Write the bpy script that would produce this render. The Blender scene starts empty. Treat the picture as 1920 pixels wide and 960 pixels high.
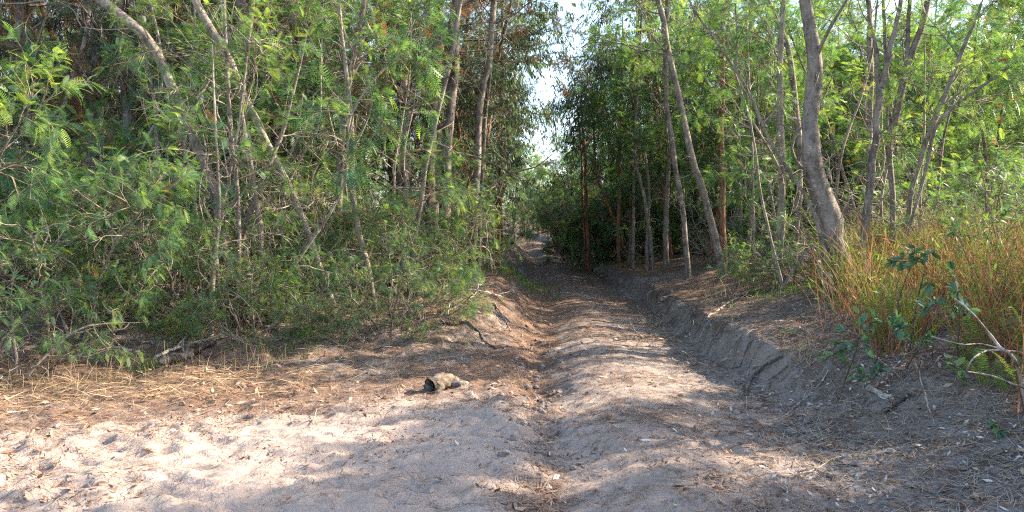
import bpy, math, random
import numpy as np
from mathutils import Vector, Matrix

SC = bpy.context.scene
COL = SC.collection

# ------------------------------------------------------------------ camera, sky, sun, exposure
F = 1397.0                       # focal length in photo pixels (1920 wide)
CAMZ, PITCH = 1.6, math.atan(50 / F)
cam = bpy.data.objects.new('camera', bpy.data.cameras.new('camera'))
COL.objects.link(cam)
cam.location = (0, 0, CAMZ)
cam.rotation_euler = (math.pi / 2 - PITCH, 0, 0)
cam.data.sensor_width = 36.0
cam.data.lens = 36.0 * F / 1920
cam.data.clip_start, cam.data.clip_end = 0.05, 2000
SC.camera = cam

SUN_AZ, SUN_EL = math.radians(75), math.radians(30)      # azimuth clockwise from the view direction
W = bpy.data.worlds.new('World'); SC.world = W; W.use_nodes = True
nt = W.node_tree
bg = nt.nodes['Background']
sky = nt.nodes.new('ShaderNodeTexSky'); sky.sky_type = 'NISHITA'; sky.sun_disc = False
sky.sun_elevation, sky.sun_rotation = SUN_EL, SUN_AZ
sky.air_density, sky.dust_density, sky.ozone_density = 1.0, 1.6, 1.0
nt.links.new(sky.outputs[0], bg.inputs[0]); bg.inputs[1].default_value = 0.15
sd = Vector((math.sin(SUN_AZ) * math.cos(SUN_EL), math.cos(SUN_AZ) * math.cos(SUN_EL), math.sin(SUN_EL)))
sl = bpy.data.lights.new('sun', 'SUN'); sl.energy = 5.0; sl.angle = math.radians(0.53); sl.color = (1.0, 0.86, 0.69)
sun = bpy.data.objects.new('sun', sl); COL.objects.link(sun)
sun.rotation_euler = sd.to_track_quat('Z', 'Y').to_euler(); sun.location = sd * 60
SC.view_settings.view_transform = 'Standard'; SC.view_settings.look = 'None'
SC.view_settings.exposure = 2.2; SC.view_settings.gamma = 1.0
SC.render.engine = 'CYCLES'
SC.cycles.use_denoising = False; SC.cycles.filter_width = 1.2
SC.cycles.max_bounces = 7; SC.cycles.diffuse_bounces = 4; SC.cycles.transmission_bounces = 4
SC.cycles.glossy_bounces = 2; SC.cycles.caustics_reflective = False; SC.cycles.caustics_refractive = False

rng = np.random.default_rng(11)
random.seed(5)

# ------------------------------------------------------------------ pixel -> world helpers
CP, SP = math.cos(PITCH), math.sin(PITCH)
def ray(px, py):
    u, v = (px - 960) / F, (480 - py) / F
    d = np.array([u, CP + v * SP, v * CP - SP])
    return d / d[1]
def at(px, py, d):
    return np.array([0, 0, CAMZ]) + ray(px, py) * d

# ------------------------------------------------------------------ noise and the lie of the land
_tab = np.random.default_rng(3).random((256, 256))
def vn(x, y):
    xi, yi = np.floor(x).astype(int), np.floor(y).astype(int)
    fx, fy = x - xi, y - yi
    fx, fy = fx * fx * fx * (fx * (fx * 6 - 15) + 10), fy * fy * fy * (fy * (fy * 6 - 15) + 10)
    a, b = _tab[xi & 255, yi & 255], _tab[(xi + 1) & 255, yi & 255]
    c, d = _tab[xi & 255, (yi + 1) & 255], _tab[(xi + 1) & 255, (yi + 1) & 255]
    return (a * (1 - fx) + b * fx) * (1 - fy) + (c * (1 - fx) + d * fx) * fy - 0.5
def fbm(x, y, o=3):
    s, a = 0, 1
    for i in range(o):
        s = s + a * vn(x * 2 ** i + 17.3 * i, y * 2 ** i + 9.1 * i); a *= 0.5
    return s
def worley(x, y):
    xi, yi = np.floor(x).astype(int), np.floor(y).astype(int); best = np.full(np.shape(x), 9.0)
    for i in (-1, 0, 1):
        for j in (-1, 0, 1):
            a, b = (xi + i) & 255, (yi + j) & 255
            best = np.minimum(best, np.hypot(xi + i + _tab[a, b] - x, yi + j + _tab[b, a] - y))
    return best
def ss(a, b, x):
    t = np.clip((x - a) / (b - a), 0, 1)
    return t * t * (3 - 2 * t)
def centre(y):
    y = np.asarray(y, float)
    return np.where(y < 32, 1.15 + 0.03 * y, 2.11 - 0.0011 * (y - 32) ** 2)
def parts_of(x, y):
    """side distance, bank masks"""
    s = x - centre(y) + 0.20 * vn(y * 0.55 + 3, y * 0.1) + 0.16 * vn(y * 1.6, x * 1.5 + 4) + 0.07 * vn(y * 5.2, x * 4 + 9)
    near = ss(5.0, 8.0, y)
    wr = 1.12 + 0.0 * y
    lip = ss(wr, wr + 0.30 + 1.5 * (1 - near) + 0.3 * np.clip(vn(y * 0.8 + 2, y * 0 + 8), 0, 1), s)
    slope = ss(wr, wr + 2.6, s)
    e = y + 0.45 * (-x - 1)
    leftm = ss(8.3, 12.0, e) * ss(-1.15, -2.1, s) 
    return s, near, lip, slope, leftm
def height(x, y, fine=True):
    x, y = np.asarray(x, float), np.asarray(y, float)
    s, near, lip, slope, leftm = parts_of(x, y)
    h = 0.62 * ss(30, 58, y) + 0.02 * np.maximum(y - 58, 0)
    h = h + lip * (0.18 + 0.17 * near + 0.1 * near * vn(y * 0.9, y * 0 + 1)) + slope * (0.28 + 0.12 * near) + 0.03 * np.maximum(s - 3.6, 0)
    far = ss(30, 60, y)
    h = h + leftm * 0.52 + 0.012 * np.maximum(-x - 3, 0)
    sand = (1 - leftm) * ss(-0.9, -1.5, s)
    h = h + sand * 0.05
    track = 1 - np.maximum(lip, np.maximum(leftm, sand))
    h = h + track * (0.07 * np.exp(-((s + 0.25) / 0.45) ** 2) - 0.05 * np.exp(-((s + 0.95) / 0.28) ** 2) - 0.03 * np.exp(-((s - 0.75) / 0.3) ** 2))
    if fine:
        w1, w2 = fbm(x * 0.9 + 5, y * 0.9, 2), fbm(x * 0.9 + 50, y * 0.9 + 20, 2)
        bx, by = x + 0.25 * w1, y + 0.25 * w2
        b1 = fbm(bx * 2.6, by * 3.6, 3)
        rid = 0.5 - np.abs(vn(bx * 2.2 + 31, by * 4.4 + 7)) * 2
        pw = worley(bx * 3.7, by * 4.8); pit = -0.045 * ss(0.5, 0.12, pw) + 0.02 * np.exp(-((pw - 0.55) / 0.12) ** 2)
        h = h + sand * (0.04 * b1 + 0.032 * fbm(bx * 4.6, by * 7.5, 2) + 0.012 * rid + 0.030 * fbm(x * 9, y * 15, 3) + 0.55 * pit * ss(0.0, 0.25, vn(x * .8 + 9, y * .9)) + 0.012 * vn(x * 27, y * 31))
        h = h + track * 0.2 * pit
        h = h + track * (0.024 * b1 + 0.020 * fbm(x * 9, y * 11, 3) + 0.01 * vn(x * 27, y * 31))
        h = h + np.maximum(lip, leftm) * (0.07 * b1 + 0.03 * fbm(x * 7, y * 7, 2))
        wall = lip * (1 - lip) * 4 * near
        h = h + wall * (0.22 * vn(x * 4, y * 4) + 0.13 * vn(x * 11, y * 9))
        lw = leftm * (1 - leftm) * 4
        h = h + lw * (0.14 * vn(x * 3.1 + y * 2.0, y * 3.3 - x * 2.0) + 0.05 * vn(x * 9, y * 9))
        gully = np.exp(-((s + 1.12 + 0.22 * vn(y * 2.3, y * 0 + 5)) / 0.15) ** 2) * ss(14, 11, y) * ss(4.0, 6.5, y)
        h = h - gully * (0.02 + 0.22 * np.clip(vn(y * 1.7, y * 0 + 2) + .1, 0, 1))
    return h
def gz(x, y):
    return float(height(np.array([x]), np.array([y]))[0])
def gp(px, py):
    """where the pixel's ray meets the ground"""
    r = ray(px, py)
    ds = np.concatenate([np.arange(2, 25, 0.02), np.arange(25, 120, 0.2)])
    x, y, z = r[0] * ds, ds, CAMZ + r[2] * ds
    below = np.nonzero(z < height(x, y))[0]
    i = below[0] if len(below) else len(ds) - 1
    return np.array([x[i], y[i], float(height(x[i:i+1], y[i:i+1])[0])])
def depth_of(px, py):
    return gp(px, py)[1]

# ------------------------------------------------------------------ materials
def new_mat(name):
    m = bpy.data.materials.new(name); m.use_nodes = True
    return m, m.node_tree, m.node_tree.nodes['Principled BSDF']
def N(t, typ, **kw):
    n = t.nodes.new(typ)
    for k, v in kw.items():
        if hasattr(n, k): setattr(n, k, v)
    return n
def ramp(t, stops, src):
    r = t.nodes.new('ShaderNodeValToRGB'); cr = r.color_ramp
    while len(cr.elements) < len(stops): cr.elements.new(0.5)
    for e, (p, c) in zip(cr.elements, stops):
        e.position = p; e.color = (*c, 1)
    t.links.new(src, r.inputs[0]); return r
def noise(t, scale, detail=4, rough=0.6, vec=None, dist=0.0):
    n = t.nodes.new('ShaderNodeTexNoise'); n.inputs['Scale'].default_value = scale
    n.inputs['Detail'].default_value = detail; n.inputs['Roughness'].default_value = rough
    n.inputs['Distortion'].default_value = dist
    if vec is not None: t.links.new(vec, n.inputs['Vector'])
    return n
def mathn(t, op, a, b, clamp=False):
    n = t.nodes.new('ShaderNodeMath'); n.operation = op; n.use_clamp = clamp
    for i, v in enumerate((a, b)):
        if isinstance(v, (int, float)): n.inputs[i].default_value = v
        else: t.links.new(v, n.inputs[i])
    return n.outputs[0]
def mixc(t, fac, a, b, mode='MIX'):
    n = t.nodes.new('ShaderNodeMix'); n.data_type = 'RGBA'; n.blend_type = mode
    for s, v in ((0, fac), (6, a), (7, b)):
        if isinstance(v, (int, float)): n.inputs[s].default_value = v
        elif isinstance(v, tuple): n.inputs[s].default_value = (*v, 1)
        else: t.links.new(v, n.inputs[s])
    return n.outputs[2]
def attr(t, name):
    n = t.nodes.new('ShaderNodeAttribute'); n.attribute_name = name; return n.outputs['Fac']

def leaf_mat(name, stops, trans=0.4, rough=0.45, spec=0.35, warm=(1.35, 1.35, 0.6)):
    m, t, p = new_mat(name)
    rnd = N(t, 'ShaderNodeObjectInfo').outputs['Random']
    f = mathn(t, 'ADD', attr(t, 'tint'), mathn(t, 'MULTIPLY', mathn(t, 'SUBTRACT', rnd, 0.5), 0.28))
    r = ramp(t, stops, f)
    t.links.new(r.outputs[0], p.inputs['Base Color'])
    p.inputs['Roughness'].default_value = rough; p.inputs['Specular IOR Level'].default_value = spec
    tr = t.nodes.new('ShaderNodeBsdfTranslucent')
    tc = mixc(t, 1.0, r.outputs[0], warm, 'MULTIPLY')
    t.links.new(tc, tr.inputs[0])
    mx = t.nodes.new('ShaderNodeMixShader'); mx.inputs[0].default_value = trans
    t.links.new(p.outputs[0], mx.inputs[1]); t.links.new(tr.outputs[0], mx.inputs[2])
    t.links.new(mx.outputs[0], t.nodes['Material Output'].inputs['Surface'])
    return m
def bark_mat(name, c0, c1, c2, zs=0.25, sc=14, bump=0.5, patch=None, rings=0.0):
    m, t, p = new_mat(name)
    co = t.nodes.new('ShaderNodeTexCoord').outputs['Object']
    mp = t.nodes.new('ShaderNodeMapping'); mp.inputs['Scale'].default_value = (1, 1, zs); t.links.new(co, mp.inputs[0])
    n1 = noise(t, sc, 6, 0.7, mp.outputs[0], 0.4); n2 = noise(t, 3.5, 4, 0.65, co)
    mp3 = t.nodes.new('ShaderNodeMapping'); mp3.inputs['Scale'].default_value = (5, 5, 34); t.links.new(co, mp3.inputs[0])
    n3 = noise(t, 1.0, 4, 0.7, mp3.outputs[0], 0.3)
    f = mathn(t, 'ADD', mathn(t, 'MULTIPLY', n1.outputs[0], 0.62 - 0.25 * rings), mathn(t, 'MULTIPLY', n2.outputs[0], 0.42))
    f = mathn(t, 'ADD', f, mathn(t, 'MULTIPLY', n3.outputs[0], 0.25 * rings))
    r = ramp(t, [(0.34, tuple(v * 0.6 for v in c0)), (0.45, c0), (0.54, c1), (0.68, c2)], f)
    n4 = noise(t, 7, 5, 0.7, co, 0.5)
    colr = mixc(t, ramp(t, [(0.60, (0, 0, 0)), (0.70, (1, 1, 1))], n4.outputs[0]).outputs[0], r.outputs[0], tuple(min(1, v * 1.35 + 0.02) for v in c2))
    t.links.new(colr, p.inputs['Base Color'])
    p.inputs['Roughness'].default_value = 0.9; p.inputs['Specular IOR Level'].default_value = 0.2
    b = t.nodes.new('ShaderNodeBump'); b.inputs['Strength'].default_value = bump; b.inputs['Distance'].default_value = 0.03
    t.links.new(mathn(t, 'ADD', n1.outputs[0], mathn(t, 'MULTIPLY', n3.outputs[0], rings)), b.inputs['Height']); t.links.new(b.outputs[0], p.inputs['Normal'])
    return m
M = {}
M['wattle_leaf'] = leaf_mat('wattle_leaf', [(0.0, (0.22, 0.09, 0.035)), (0.06, (0.045, 0.10, 0.055)), (0.45, (0.085, 0.175, 0.09)), (0.75, (0.14, 0.25, 0.07)), (1.0, (0.27, 0.36, 0.08))], 0.45)
M['pine_leaf'] = leaf_mat('pine_leaf', [(0.0, (0.20, 0.09, 0.035)), (0.22, (0.14, 0.075, 0.035)), (0.28, (0.03, 0.06, 0.035)), (0.7, (0.05, 0.09, 0.05)), (1.0, (0.09, 0.13, 0.06))], 0.22, 0.5)
M['gum_leaf'] = leaf_mat('gum_leaf', [(0.0, (0.20, 0.09, 0.04)), (0.08, (0.04, 0.075, 0.045)), (0.5, (0.065, 0.11, 0.06)), (1.0, (0.15, 0.19, 0.07))], 0.3, 0.5, 0.3)
M['grass_blade'] = leaf_mat('grass_blade', [(0.0, (0.10, 0.04, 0.03)), (0.35, (0.26, 0.10, 0.055)), (0.50, (0.30, 0.185, 0.13)), (0.58, (0.24, 0.17, 0.10)), (0.64, (0.08, 0.14, 0.03)), (1.0, (0.17, 0.25, 0.04))], 0.36, 0.6, 0.2, (1.15, 1.05, 0.75))
M['green_blade'] = leaf_mat('green_blade', [(0.0, (0.06, 0.13, 0.03)), (1.0, (0.16, 0.26, 0.05))], 0.4)
M['fern_leaf'] = leaf_mat('fern_leaf', [(0.0, (0.05, 0.10, 0.03)), (1.0, (0.14, 0.21, 0.05))], 0.45)
M['broad_leaf'] = leaf_mat('broad_leaf', [(0.0, (0.045, 0.10, 0.065)), (0.6, (0.07, 0.145, 0.085)), (1.0, (0.15, 0.24, 0.08))], 0.25, 0.6, 0.2)
M['red_leaf'] = leaf_mat('red_leaf', [(0.0, (0.30, 0.02, 0.02)), (1.0, (0.5, 0.06, 0.03))], 0.35)
M['dry_leaf'] = leaf_mat('dry_leaf', [(0.0, (0.10, 0.05, 0.03)), (0.4, (0.24, 0.14, 0.085)), (0.75, (0.36, 0.26, 0.18)), (1.0, (0.50, 0.46, 0.42))], 0.12, 0.6)
M['needle'] = leaf_mat('needle', [(0.0, (0.12, 0.06, 0.04)), (0.5, (0.23, 0.13, 0.085)), (0.8, (0.30, 0.21, 0.15)), (1.0, (0.26, 0.225, 0.20))], 0.1, 0.6)
M['straw'] = leaf_mat('straw', [(0.0, (0.26, 0.17, 0.09)), (1.0, (0.52, 0.41, 0.25))], 0.15, 0.6)
M['wattle_bark'] = bark_mat('wattle_bark', (0.10, 0.08, 0.065), (0.21, 0.172, 0.142), (0.31, 0.265, 0.225), 0.3, 22, 0.6, rings=0.7)
M['pale_bark'] = bark_mat('pale_bark', (0.13, 0.105, 0.08), (0.25, 0.21, 0.165), (0.38, 0.33, 0.27), 0.3, 20, 0.5, rings=0.5)
M['pine_bark'] = bark_mat('pine_bark', (0.035, 0.028, 0.025), (0.13, 0.105, 0.09), (0.24, 0.19, 0.16), 0.18, 22, 1.0)
M['gum_bark'] = bark_mat('gum_bark', (0.10, 0.05, 0.03), (0.22, 0.11, 0.06), (0.34, 0.22, 0.14), 0.12, 18, 0.6)
M['twig'] = bark_mat('twig', (0.13, 0.105, 0.08), (0.28, 0.23, 0.175), (0.42, 0.36, 0.29), 1, 12, 0.2)
M['brown_twig'] = bark_mat('brown_twig', (0.10, 0.07, 0.05), (0.19, 0.14, 0.105), (0.30, 0.24, 0.18), 1, 12, 0.2)
M['dark_wood'] = bark_mat('dark_wood', (0.035, 0.03, 0.027), (0.10, 0.085, 0.075), (0.19, 0.165, 0.145), 0.5, 20, 0.8)
M['grey_wood'] = bark_mat('grey_wood', (0.13, 0.11, 0.095), (0.30, 0.26, 0.22), (0.44, 0.39, 0.33), 0.6, 16, 0.7)

M['log_wood'] = bark_mat('log_wood', (0.07, 0.052, 0.04), (0.17, 0.13, 0.095), (0.29, 0.24, 0.185), 1.0, 16, 0.9)
def earth():
    m, t, p = new_mat('earth')
    co = t.nodes.new('ShaderNodeTexCoord').outputs['Object']
    lit, soil = attr(t, 'litter'), attr(t, 'soil')
    n_big, n_mid, n_fine = noise(t, 0.9, 4, 0.6, co), noise(t, 6, 5, 0.7, co, 0.6), noise(t, 45, 5, 0.75, co)
    mp = t.nodes.new('ShaderNodeMapping'); mp.inputs['Scale'].default_value = (22, 90, 40); mp.inputs['Rotation'].default_value = (0, 0, 0.5)
    t.links.new(co, mp.inputs[0]); n_st = noise(t, 1.0, 4, 0.7, mp.outputs[0], 2.5)
    mp2 = t.nodes.new('ShaderNodeMapping'); mp2.inputs['Scale'].default_value = (95, 20, 40); mp2.inputs['Rotation'].default_value = (0, 0, 0.3)
    t.links.new(co, mp2.inputs[0]); n_st2 = noise(t, 1.0, 4, 0.7, mp2.outputs[0], 2.5)
    sand = ramp(t, [(0.3, (0.19, 0.145, 0.115)), (0.46, (0.295, 0.232, 0.19)), (0.72, (0.37, 0.30, 0.255))], mathn(t, 'ADD', mathn(t, 'MULTIPLY', n_fine.outputs[0], 0.28), mathn(t, 'MULTIPLY', n_mid.outputs[0], 0.72))).outputs[0]
    soilc = ramp(t, [(0.3, (0.10, 0.08, 0.07)), (0.55, (0.18, 0.15, 0.13)), (0.75, (0.26, 0.22, 0.195))], n_fine.outputs[0]).outputs[0]
    sf = mathn(t, 'ADD', soil, mathn(t, 'MULTIPLY', mathn(t, 'SUBTRACT', n_mid.outputs[0], 0.5), 0.7), True)
    base = mixc(t, sf, sand, soilc)
    strand = mathn(t, 'MAXIMUM', n_st.outputs[0], n_st2.outputs[0])
    litc = ramp(t, [(0.42, (0.075, 0.05, 0.038)), (0.56, (0.17, 0.105, 0.072)), (0.68, (0.30, 0.205, 0.145))], strand).outputs[0]
    lf = mathn(t, 'ADD', lit, mathn(t, 'MULTIPLY', mathn(t, 'SUBTRACT', n_mid.outputs[0], 0.5), 1.5))
    lf = mathn(t, 'ADD', lf, mathn(t, 'MULTIPLY', mathn(t, 'SUBTRACT', strand, 0.56), 2.2))
    lf = mathn(t, 'ADD', lf, mathn(t, 'MULTIPLY', mathn(t, 'SUBTRACT', n_big.outputs[0], 0.5), 0.8))
    lf = ramp(t, [(0.42, (0, 0, 0)), (0.62, (1, 1, 1))], lf).outputs[0]
    c = mixc(t, lf, base, litc)
    t.links.new(c, p.inputs['Base Color'])
    p.inputs['Roughness'].default_value = 0.95; p.inputs['Specular IOR Level'].default_value = 0.15
    hgt = mathn(t, 'ADD', mathn(t, 'MULTIPLY', n_fine.outputs[0], 0.18), mathn(t, 'ADD', n_mid.outputs[0], mathn(t, 'MULTIPLY', mathn(t, 'MULTIPLY', strand, lf), 0.9)))
    b = t.nodes.new('ShaderNodeBump'); b.inputs['Strength'].default_value = 0.8; b.inputs['Distance'].default_value = 0.035
    t.links.new(hgt, b.inputs['Height']); t.links.new(b.outputs[0], p.inputs['Normal'])
    return m
M['earth'] = earth()

# ------------------------------------------------------------------ mesh building
class Geo:
    def __init__(s): s.V, s.F, s.n, s.mats = [], [], 0, []
    def add(s, V, Fc, mat, tint=0.5, smooth=False):
        V = np.asarray(V, np.float32).reshape(-1, 3); Fc = np.asarray(Fc, np.int64)
        if not len(Fc): return
        if mat not in s.mats: s.mats.append(mat)
        s.V.append(V)
        t = np.broadcast_to(np.asarray(tint, np.float32), (len(Fc),))
        s.F.append((Fc + s.n, s.mats.index(mat), t, smooth)); s.n += len(V)
    def mesh(s, name, origin=(0, 0, 0)):
        me = bpy.data.meshes.new(name)
        V = np.concatenate(s.V) - np.asarray(origin, np.float32)
        me.vertices.add(len(V)); me.vertices.foreach_set('co', V.astype(np.float32).ravel())
        nl = sum(f.size for f, *_ in s.F); nf = sum(len(f) for f, *_ in s.F)
        me.loops.add(nl); me.polygons.add(nf)
        me.loops.foreach_set('vertex_index', np.concatenate([f.ravel() for f, *_ in s.F]).astype(np.int32))
        tot = np.concatenate([np.full(len(f), f.shape[1]) for f, *_ in s.F])
        me.polygons.foreach_set('loop_start', (np.cumsum(tot) - tot).astype(np.int32))
        me.polygons.foreach_set('material_index', np.concatenate([np.full(len(f), m) for f, m, *_ in s.F]).astype(np.int32))
        me.polygons.foreach_set('use_smooth', np.concatenate([np.full(len(f), sm) for f, m, t, sm in s.F]).astype(bool))
        a = me.attributes.new('tint', 'FLOAT', 'FACE')
        a.data.foreach_set('value', np.concatenate([t for f, m, t, sm in s.F]).astype(np.float32))
        for m in s.mats: me.materials.append(M[m])
        me.update(calc_edges=True)
        return me
def unit(a): return a / np.maximum(np.linalg.norm(a, axis=-1, keepdims=True), 1e-9)
def obj(name, me, parent=None, loc=(0, 0, 0)):
    o = bpy.data.objects.new(name, me); COL.objects.link(o)
    if parent: o.parent = parent
    o.location = loc
    return o
def tag(o, label=None, cat=None, group=None, kind=None):
    if label: o['label'] = label
    if cat: o['category'] = cat
    if group: o['group'] = group
    if kind: o['kind'] = kind
    return o
def thing(name, label, cat, loc, group=None):
    o = obj(name, None, None, loc); o.empty_display_size = 0.2
    return tag(o, label, cat, group)
def copy_tree(o, loc, rz=0, sc=1.0, label=None, group=None, tilt=(0, 0)):
    r = o.copy(); COL.objects.link(r)
    r.location = loc; r.rotation_euler = (tilt[0], tilt[1], rz); r.scale = (sc, sc, sc)
    if label: r['label'] = label
    if group: r['group'] = group
    for ch in list(o.children):
        c = ch.copy(); COL.objects.link(c); c.parent = r
        for g in ch.children:
            d = g.copy(); COL.objects.link(d); d.parent = c
    return r

def tubes(geo, P, R, k, mat, rough=0.0, smooth=True, tint=0.5):
    P = np.asarray(P, float); R = np.asarray(R, float)
    if P.ndim == 2: P, R = P[None], R[None]
    n, m, _ = P.shape
    T = unit(np.gradient(P, axis=1))
    mean = unit(P[:, -1] - P[:, 0])
    ref = np.where(np.abs(mean[:, :1]) < 0.7, np.array([[1.0, 0, 0]]), np.array([[0, 1.0, 0]]))[:, None, :]
    A = unit(np.cross(T, np.broadcast_to(ref, T.shape))); B = np.cross(T, A)
    th = np.arange(k) * 2 * math.pi / k
    RR = R[:, :, None]
    if rough: RR = RR * (1 + rough * rng.normal(size=(n, m, k)))
    V = P[:, :, None, :] + RR[..., None] * (np.cos(th)[None, None, :, None] * A[:, :, None, :] + np.sin(th)[None, None, :, None] * B[:, :, None, :])
    idx = np.arange(n * m * k).reshape(n, m, k)
    nx = np.roll(idx, -1, axis=2)
    Fc = np.stack([idx[:, :-1], nx[:, :-1], nx[:, 1:], idx[:, 1:]], -1).reshape(-1, 4)
    geo.add(V, Fc, mat, tint, smooth)
def caps(geo, P, R, k, mat):
    """flat end discs for a single tube"""
    for i, j in ((0, 1), (-1, -2)):
        t = unit(P[i] - P[j]); a = unit(np.cross(t, [0.3, 0.2, 1.0])); b = np.cross(t, a)
        th = np.arange(k) * 2 * math.pi / k
        V = P[i] + R[i] * 0.98 * (np.cos(th)[:, None] * a + np.sin(th)[:, None] * b)
        geo.add(V, [list(range(k))], mat)
def grow(S, D, L, m, wig, up):
    S, D = np.asarray(S, float), unit(np.asarray(D, float)); n = len(S)
    L = np.broadcast_to(np.asarray(L, float), (n,))
    P = np.empty((n, m, 3)); P[:, 0] = S
    st = (L / (m - 1))[:, None]
    bend = rng.normal(size=(n, 3)) * wig * 0.6
    for i in range(1, m):
        P[:, i] = P[:, i - 1] + D * st
        if i % 3 == 0: bend = rng.normal(size=(n, 3)) * wig * 0.8
        D = unit(D + bend + rng.normal(size=(n, 3)) * wig * 0.6 + np.array([0, 0, up]))
    return P
def kids(P, n, t0, t1, ang, jit=0.25, flat=0.0):
    N_, m, _ = P.shape
    t = rng.uniform(t0, t1, size=(N_, n))
    f = t * (m - 1); i = np.minimum(f.astype(int), m - 2); w = (f - i)[..., None]
    ar = np.arange(N_)[:, None]
    pos = P[ar, i] * (1 - w) + P[ar, i + 1] * w
    tan = unit(P[ar, i + 1] - P[ar, i])
    rv = rng.normal(size=tan.shape); rv[..., 2] *= (1 - flat)
    perp = unit(np.cross(np.cross(tan, rv), tan))
    a = ang + rng.normal(size=(N_, n, 1)) * jit
    d = unit(np.cos(a) * tan + np.sin(a) * perp)
    return pos.reshape(-1, 3), d.reshape(-1, 3), t.ravel(), np.repeat(np.arange(N_), n)
def lin(r0, r1, n, m): return np.asarray(r0).reshape(-1, 1) * (1 - np.linspace(0, 1, m)) + np.asarray(r1).reshape(-1, 1) * np.linspace(0, 1, m) if np.ndim(r0) else np.broadcast_to(np.linspace(r0, r1, m), (n, m))

# ---- leaf templates along +x, up +z
def tpl_frond(pairs, w, plen=0.36):
    V, Fc = [], []
    for i in range(pairs):
        x = 0.14 + 0.80 * i / (pairs - 1); l = plen * (math.sin(math.pi * (0.22 + 0.66 * i / (pairs - 1))) ** 0.8)
        for sg in (-1, 1):
            z0 = -0.34 * x * x; b = len(V)
            ex, ey, ez = x + l * 0.62, sg * l * 0.85, z0 - 0.10 * l
            V += [(x - w / 2, 0, z0), (x + w / 2, 0, z0), (ex + w * .35, ey, ez), (ex - w * .35, ey, ez)]
            Fc.append((b, b + 1, b + 2, b + 3) if sg > 0 else (b + 3, b + 2, b + 1, b))
    return np.array(V), np.array(Fc)
FR_HI, FR_LO = tpl_frond(10, 0.036, 0.25), tpl_frond(7, 0.062, 0.29)
def tpl_gum():
    V = [(0, 0, 0), (0.35, 0.085, 0.01), (0.35, -0.085, 0.01), (0.7, 0.06, -0.03), (0.7, -0.06, -0.03), (1, 0.02, -0.09)]
    return np.array(V), None
def tpl_tuft(nn=12, w=0.03):
    r = np.random.default_rng(nn); V, Fc = [], []
    for i in range(nn):
        a = r.uniform(0, 6.28); s = r.uniform(0.35, 1.0); l = r.uniform(0.75, 1.1); c = math.sqrt(1 - min(s, .98) ** 2 * 0.75)
        d = np.array([c, s * .86 * math.cos(a), s * .86 * math.sin(a)]) * l
        x0 = r.uniform(-0.5, 0.25); sd_ = np.cross(d, r.normal(size=3)); sd_ = sd_ / np.linalg.norm(sd_) * w
        b = len(V); o = np.array([x0, 0, 0]); V += [o - sd_ / 2, o + sd_ / 2, o + d]; Fc.append((b, b + 1, b + 2))
    return np.array(V), np.array(Fc)
TUFT = tpl_tuft(13, 0.035)
def stamp(geo, tpl, pos, d, scale, mat, tint, roll=None, up=(0, 0, 1)):
    V, Fc = tpl; n = len(pos)
    if not n: return
    d = unit(d); u = np.broadcast_to(np.asarray(up, float), d.shape) + rng.normal(size=d.shape) * (0.35 if roll is None else roll)
    y = unit(np.cross(u, d)); z = np.cross(d, y)
    sc = np.broadcast_to(np.asarray(scale, float), (n,))[:, None, None]
    W_ = pos[:, None, :] + sc * (V[None, :, 0:1] * d[:, None] + V[None, :, 1:2] * y[:, None] + V[None, :, 2:3] * z[:, None])
    FF = (Fc[None] + (np.arange(n) * len(V))[:, None, None]).reshape(-1, Fc.shape[1])
    geo.add(W_, FF, mat, np.repeat(np.broadcast_to(np.asarray(tint, float), (n,)), len(Fc)))
GUM = (tpl_gum()[0], np.array([(0, 2, 1, 1), (1, 2, 4, 3), (3, 4, 5, 5)]))
GUM = (GUM[0], np.array([(0, 2, 1), (1, 2, 4), (1, 4, 3), (3, 4, 5)]))

def tint_of(pos, n, base=0.45, spread=0.16, tip=0.0):
    cl = fbm(pos[:, 0] * 0.9 + pos[:, 2] * 0.5, pos[:, 1] * 0.9 + pos[:, 2] * 0.7, 2)
    return np.clip(base + cl * 0.35 + rng.normal(size=n) * spread + tip, 0.07, 1)

def wattle_leaves(geo, P, nf, size, base=0.45, tpl=FR_HI, dead=0.02):
    """fronds along each terminal shoot"""
    pos, d, t, pi = kids(P, nf, 0.45, 1.0, 0.8, 0.25)
    d = unit(d + np.array([0, 0, -0.22]))
    tn = tint_of(pos, len(pos), base - 0.05, 0.13, 0.38 * (t > 0.78) * (vn(pos[:, 0] * 2, pos[:, 1] * 2 + pos[:, 2] * 2) > -0.08))
    tn[rng.random(len(tn)) < dead] = 0.0
    stamp(geo, tpl, pos, d, 1.5 * size * rng.uniform(0.55, 1.2, len(pos)), 'wattle_leaf', tn)
def limbs_of(TP, TR, n, t0, t1, ang, length, m=9, wig=0.16, up=0.05, r=0.3):
    pos, d, t, _ = kids(TP[None], n, t0, t1, ang, 0.2)
    f = t * (len(TP) - 1); rad = np.interp(f, np.arange(len(TP)), TR) * r
    L = length * rng.uniform(0.65, 1.2, n) * (1.15 - 0.55 * (t - t0) / max(t1 - t0, 1e-6))
    P = grow(pos, d, L, m, wig, up)
    rad = np.clip(rad, 0.006, 0.06)
    return P, lin(rad, np.full(n, 0.004), n, m)
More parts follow.
